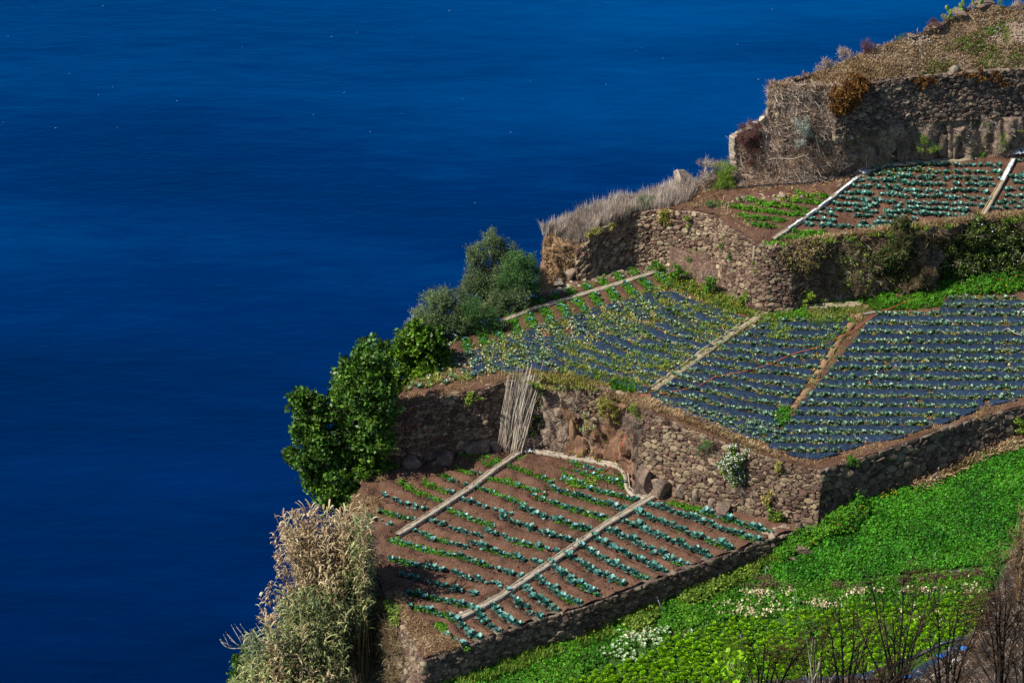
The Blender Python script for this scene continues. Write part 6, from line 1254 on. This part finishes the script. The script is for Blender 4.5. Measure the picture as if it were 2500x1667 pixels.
reeds('single reed plumes leaning out over the sea from the thicket', [(672,1252),(690,1290),(682,1305),(690,1330),(668,1355),(700,1350),(680,1390),(700,1405),(665,1420),(640,1455),(650,1450),(668,1435),(620,1492),(648,1500),(655,1512),(660,1470)][:0] or [(660,1250),(700,1250),(700,1420),(650,1510),(618,1500),(640,1440),(668,1400)], 44, bf(800, 1640, .15), Yr0 - 1.0, 'reed_dry', 86, 15, Lf=(.25, .45))
rg = np.random.default_rng(88)
def branch():
    A = Acc(); Y = Yr0 - 2.5; t = thing('dead_branch', atY(650, 1500, Y), 'bleached bare branch reaching out over the sea from the reeds', 'branch')
    main = [atY(*q, Y) for q in ((680,1560),(640,1572),(600,1580),(565,1583),(545,1575),(538,1562))]; A.add(*tube(resample(main, 16), np.linspace(.04, .014, 16), 5)); mp = resample(main, 40)
    for k in range(20):
        p = mp[rg.integers(4, 36)]; e = p + np.array([rg.uniform(-.9, -.2), rg.normal(0, .3), rg.uniform(.4, 1.1)]); A.add(*tube([p, (p + e) / 2 + [.05, 0, -.08], e], [.014, .014, .012], 4)); A.add(*tube([e, e + [-.05, 0, .14]], [.026, .012], 4))
    A.mk('bare_wood', M['cane'], t)
branch()
# brown undergrowth below the plot corner
cl, cn = CL2
q, _ = on_sheet(cl, cn, 5200, rg, .06, .62, .0, .8)
stuff('cliff_brush', 'brown dead brush and stems on the cliff between reeds and wall', 'dead brush', 'bramble', [inst(TT, q[:2600] + [-.2, -.1, 0], rg.uniform(.5, 1.3, 2600), tilt=1, rg=rg)])
stuff('cliff_straw', 'dry straw tufts on the cliff edge below the cabbage plot', 'straw', 'straw_gold', [inst(TG, q[2600:4000], rg.uniform(.7, 1.6, 1400), tilt=1, rg=rg), patch([(850,1240),(905,1160),(925,1140),(930,1175),(890,1230),(870,1300),(855,1300)], T2, 220, TG, .5, 1.1, rg)])
stuff('cliff_weeds', 'green weeds on the cliff below the corner of the cabbage plot', 'weeds', 'weed', [inst(TLC, q[4000:4500], rg.uniform(.6, 1.3, 500), tilt=1, rg=rg), patch([(940,1475),(975,1470),(985,1500),(960,1540)], T2, 60, TW, .8, 1.4, rg)])

# ------------------------------------------------------------------ burnt shrubs in the foreground
def pathc(ps, Y, n, rg, wob=.03):
    W = np.array([atY(u, v, Y) for u, v in ps]); W = resample(W, n); t = np.linspace(0, 1, n)
    return W + np.stack([fbm(W + k * 9, 1.2, 3, 7 + k) for k in range(3)], 1) * wob
def burnt(label, root, tips, Y, seed, twig='burnt_twig', tw=16, droop=.25, cat='burnt shrub', r0=.07, dens=1.0, limb='burnt'):
    rg = np.random.default_rng(seed); A = Acc(); B = Acc(); b = atY(*root, Y); t = thing('burnt_shrub', b, label, cat)
    for (u, v, sp) in tips:
        cu = root[0] + (u - root[0]) * .35 + rg.normal(0, 8); cv = root[1] + (v - root[1]) * .55; top = atY(u, v, Y + rg.normal(0, .5)); m = atY(cu, cv, Y + rg.normal(0, .3)); L = np.linalg.norm(top - b)
        pts = np.array([b * (1 - s) ** 2 + m * 2 * s * (1 - s) + top * s * s for s in np.linspace(0, 1, 16)]); pts += np.stack([fbm(pts + k * 9, 1.5, 3, seed + k) for k in range(3)], 1) * .05
        A.add(*tube(pts, np.linspace(r0, .012, 16), 5)); d = np.gradient(pts, axis=0)
        for k in range(int(tw * dens)):
            s = rg.uniform(.25, .97); i = int(s * 15); i = min(i, 14); p = pts[i]; dd = d[i] / np.linalg.norm(d[i]); a = rg.uniform(0, 6.28); side = np.array([math.cos(a), math.sin(a) * .7, .25])
            e = p + (dd * .75 + side * .55) * L * .30 * (1.15 - s) * rg.uniform(.6, 1.3) + [0, 0, .05]; mid = (p + e) / 2 + side * .08; br = resample([p, mid, e + [0, 0, .12]], 6)
            A.add(*tube(br, np.linspace(.022, .009, 6), 3)); dv = (e - mid); dv /= np.linalg.norm(dv)
            for q in range(3):
                o = br[rg.integers(2, 6)]; g = dv * rg.uniform(.2, .5) + rg.normal(0, .14, 3) + [0, 0, -droop * rg.random() * .5]; B.add(*tube([o, o + g * .5 + [0, 0, .04], o + g], [.008, .007, .004], 3))
        for q in range(int(13 * sp)):                            # brush-like drooping end
            o = pts[rg.integers(12, 16)]; w = rg.normal(0, .18, 3); dd = np.array([np.sign(u - root[0]) * rg.uniform(.1, .6) * sp, 0, rg.uniform(.0, .35)]) + w
            B.add(*tube([o, o + dd * .5 + [0, 0, .1], o + dd + [0, 0, -.1], o + dd * 1.3 + [0, 0, -.32 * sp]], [.009, .008, .007, .004], 3))
    tag(A.mk('branches', M[limb], t), kind='stuff'); tag(B.mk('twigs', M[twig], t), kind='stuff')
YB = lambda u: P(u, 1790, 17.5)[1]
burnt('tall charred shrub with dark stems in the middle of the foreground', (2188,1775), [(2117,1400,1.2),(2150,1470,.5),(2209,1376,2.2),(2235,1440,.6),(2292,1392,1.4),(2256,1500,.5),(2180,1500,.6),(2085,1500,.8)], YB(2180), 1, tw=11)
burnt('charred shrub with drooping rusty tips left of the tallest one', (2060,1780), [(2050,1462,1.6),(2021,1508,1.8),(2085,1478,1.2),(2100,1560,.5),(2035,1590,.6),(2130,1520,.8)], YB(2060) - .8, 2, tw=8)
burnt('low charred shrub with arching brown plumes at bottom, leftmost of the burnt ones', (1858,1790), [(1832,1562,1.8),(1870,1568,2.2),(1905,1585,1.8),(1950,1572,1.6),(1820,1610,1.0),(1975,1560,1.4),(1880,1600,2.0)], YB(1860), 3, tw=6)
burnt('thin charred shrub between the leftmost and the rusty tipped ones', (2000,1800), [(1985,1545,1.2),(2010,1530,.8),(1960,1600,.8),(2030,1620,.5)], YB(1990) + .8, 4, tw=9)
burnt('charred shrub with a mop of bent dry leaves on the right', (2300,1790), [(2290,1475,1.4),(2345,1452,3.2),(2372,1460,3.4),(2318,1500,1.2),(2270,1560,.6),(2395,1500,2.6)], YB(2300), 5, tw=9)
burnt('wiry charred shrub on the burnt slope at the right', (2440,1770), [(2433,1350,1.6),(2425,1420,1.2),(2455,1400,1.4),(2400,1470,1.4),(2475,1440,1.2),(2490,1500,1.0)], YB(2440), 6, tw=8)
burnt('charred shrub at the bottom right corner of the picture', (2500,1790), [(2495,1540,1.0),(2470,1580,1.0),(2440,1600,1.0),(2520,1500,1.0),(2540,1560,1.0)], YB(2500) - 1.5, 7, tw=10)
burnt('low criss-crossing charred stems at the bottom edge', (2130,1760), [(2250,1590,.4),(2230,1620,.3),(2200,1600,.4),(2100,1610,.4),(2060,1640,.4),(2160,1630,.3)], YB(2130) - 2, 8, tw=10)
burnt('tall dry golden brown grass column at the right picture edge', (2488,1500), [(2492,1240,1.6),(2498,1270,1.6),(2488,1300,1.6),(2505,1255,1.6),(2484,1340,1.6),(2500,1310,1.6),(2510,1290,1.6)], P(2490, 1500, 3)[1], 9, twig='straw', cat='dry grass', limb='reed_stalk', tw=12, r0=.03)
burnt('pale barked leafless sapling among the burnt shrubs', (1992,1760), [(1990,1560,.2),(2005,1600,.2),(1975,1640,.2),(2040,1640,.2)], YB(1990) - 1, 10, limb='cane', tw=3, r0=.022)
YF = YB(1800) - 1
plant('fig_sapling', 'young fig sapling with big translucent green leaves at the bottom left of the burnt shrubs', 'sapling', [(1800,1590,22),(1782,1620,16),(1792,1655,16),(1815,1610,14)], YF, 'lettuce', many(T_clump, 4, 77, n=3, r=.3, s=.12, asp=.8), 60, .8, (1822, 1760), 92, bark='cane', trunk_r=.04)
plant('fig_sapling', 'second fig sapling with sparse big green leaves near the thin burnt shrub', 'sapling', [(1975,1520,14),(1985,1545,12),(1965,1530,10)], YF, 'grass_green', many(T_clump, 4, 78, n=3, r=.3, s=.12, asp=.8), 60, .8, (1990, 1760), 93, bark='cane', trunk_r=.04)
# burnt slope litter
G, N = NSG; rg = np.random.default_rng(95)
q, _ = on_sheet(G, N, 9000, rg, 0, .55, .15, .95)
stuff('burnt_twig_litter', 'charred twigs and stems strewn over the burnt hillside', 'twigs', 'burnt_twig', [inst(TT, q[:3600], rg.uniform(.3, 1.0, 3600), tilt=1, rg=rg)])
stuff('ash_brush', 'grey-brown dead brush on the burnt hillside', 'dead brush', 'brush', [inst(TT, q[3600:6600], rg.uniform(.3, .85, 3000), tilt=1, rg=rg)])
stuff('charred_stubs', 'black charred stubs on the burnt hillside', 'twigs', 'burnt', [inst(TT, q[6600:], rg.uniform(.4, 1.2, 2400), tilt=1, rg=rg)])
fs = Surf([(2130,1660,-2.5),(2250,1620,-1.9),(2360,1570,-.3),(2420,1500,.8),(2000,1664,-2.6),(2300,1640,-1.0)])
line('pipe', 'black pipe edging the lettuce bed below the burnt slope', 'pipe', [P(2130,1640,-2.0), P(2230,1605,-1.5), P(2300,1570,-.8), P(2340,1560,-.3), P(2385,1555,.2)], .11, 'black_pipe', sides=8)
def film_bit(label, pts, w, m, seed):
    C = resample(PL(pts), 30); d = np.gradient(C, axis=0); s = np.cross(d, [0, 0, 1]); s /= np.linalg.norm(s, axis=1)[:, None]; G = np.stack([C + s * w * a for a in np.linspace(-.5, .5, 8)], 1); G[..., 2] += np.abs(fbm(G, 2.5, 3, seed)) * .3
    tag(mk('plastic_sheet', G.reshape(-1, 3), grid_faces(30, 8), M[m]), label, 'plastic sheet')
film_bit('black plastic sheet lying under the burnt shrubs at the lettuce bed edge', [(2230,1660,-1.6),(2290,1625,-.9),(2350,1590,-.2)], 1.3, 'film', 1); film_bit('white crumpled plastic under the burnt shrubs', [(2260,1668,-1.0),(2300,1645,-.5),(2345,1618,.2)], .6, 'white_plastic', 2)
film_bit('dark plastic sheet along the bottom picture edge', [(1830,1690,-2.6),(1950,1672,-2.6),(2080,1662,-2.6),(2130,1655,-2.4)], 1.0, 'film', 3)
for i, (u, v, z, lb) in enumerate([(2210,1655,-1.4,'blue plastic bag under the lowest burnt stems'), (2297,1604,-.5,'blue plastic rag beside the black pipe'), (2355,1587,.2,'blue rag at the upper end of the black pipe')]):
    C = P(u, v, z); V, Fc = rock_shape(np.random.default_rng(i), np.array([.26, .2, .11]), 2, 5, .5); tag(mk('plastic_bag', V + C + [0, 0, .1], Fc, M['blue_plastic']), lb, 'plastic bag')
# whitecaps far out
rg = np.random.default_rng(97); uv = np.concatenate([rg.uniform([0, 0], [2400, 330], (34, 2)), rg.uniform([0, 0], [1200, 900], (5, 2))]); d = rays(uv); t = (-319.8 - CZ) / d[:, 2]
tag(mk('whitecaps', *inst([(np.array([(-1, 0, 0), (0, .35, .15), (1, 0, 0), (0, -.35, 0)]) * 1.0, np.array([(0, 3, 1), (3, 2, 1)]))], d * t[:, None] + [0, 0, CZ], rg.uniform(.14, .42, len(uv)), yaw=rg.normal(.2, .3, len(uv)), tilt=.02, rg=rg), M['foam']), 'tiny white foam flecks scattered over the deep blue sea', 'foam', kind='stuff')

# dead grass over the bare corners of the upper terrace
rg = np.random.default_rng(99)
stuff('upper_straw', 'thin dry grass on the bare soil at the seaward side of the upper terrace', 'dry grass', 'straw', [patch([(1640,512),(1700,470),(1770,430),(1785,450),(1770,500),(1800,545),(1760,525),(1700,515)], T4, 700, TGS, .7, 1.8, rg), patch([(1640,512),(1700,470),(1770,430),(1785,450),(1760,505),(1700,515)], T4, 260, TG, .5, 1.1, rg),
      patch([(1800,430),(2080,425),(2085,445),(1990,462),(1880,472),(1800,480)], T4, 700, TFLAT, .5, 1.4, rg, .05, .3)])
rubble('bank_stones', 'stones showing in the earth at the ridge end', [(1320,600),(1400,610),(1400,680),(1330,715),(1312,700)], T3, 4, .1, .2, 'rock', 31)

def clods(name, label, poly, S, n, m, seed, s1=.075):
    rg = np.random.default_rng(seed); T = [rock_shape(rg, np.array([1, .9, .7]), 1, 3, .1) for _ in range(4)]; p = S.hit(rand_px(poly, n, rg)); 
    if S is T2: p[:, 2] += .23 * np.clip((segdist(p[:, :2], SEG2) - .12) / .45, 0, 1) ** 1.3 - .02
    tag(mk(name, *inst(T, p, .015 + (s1 - .015) * rg.random(n) ** 2, tilt=.6, rg=rg), M[m]), label, 'clods', kind='stuff')
clods('soil_clods', 'clods of red brown earth over the cabbage plot', T2_EDGE, T2, 5200, 'soil', 41)
clods('pale_crumbs', 'pale crumbs and chips scattered over the brown soil', T2_EDGE, T2, 900, 'soil_dry', 42, .05)
clods('soil_clods', 'clods of red brown earth over the upper cabbage plot', [(1760,505),(2100,440),(2470,392),(2700,380),(2700,505),(2400,530),(2180,560),(1960,580),(1880,595),(1800,545)], T4, 2600, 'soil', 43, .08)

for i, (u, v, z, w, h) in enumerate([(1862,292,13.6,26,18),(1845,300,13.3,24,16),(1828,312,12.9,22,18),(1812,322,12.7,20,14),(1873,270,14.1,16,26)]):
    rock(['pale block of the broken wall top stepping down from the pillar, uppermost', 'pale block of the broken wall top, second from the pillar', 'pale block of the broken wall top, third from the pillar', 'lowest pale block of the broken wall top above the red bush', 'upright pale stone at the foot of the ochre pillar'][i], u, v + h * .5, T4, w, h, m='rock_pale', z=z, name='wall_block', cat='stone block')

for i, (u, v, w, h) in enumerate([(2140,412,26,52),(2172,406,30,72),(2205,404,22,60),(2238,402,34,50),(2300,396,30,70),(2332,395,26,84),(2362,391,30,64),(2405,386,28,78),(2436,383,30,90),(2478,380,32,70),(2100,418,24,44)]):
    rock(f'weathered grey rock pillar under the high dark wall, {ordn((i + 1) % 11)} from the left', u, v, T4, w, h * 1.15, 22, 'rock', .05, 1300 + i, 0, 'rock_pillar', None, 'rock')

stuff('rim_weeds', 'green and yellow weeds poking through the straw along the upper terrace edge', 'weeds', 'weed', [patch([(1890,604),(1976,588),(2078,570),(2175,560),(2282,547),(2384,533),(2500,522),(2500,545),(2384,552),(2282,566),(2175,578),(2078,588),(1976,600)], T4, 420, TGS, .9, 2.2, np.random.default_rng(5), dens=(.6, 3, .0))])
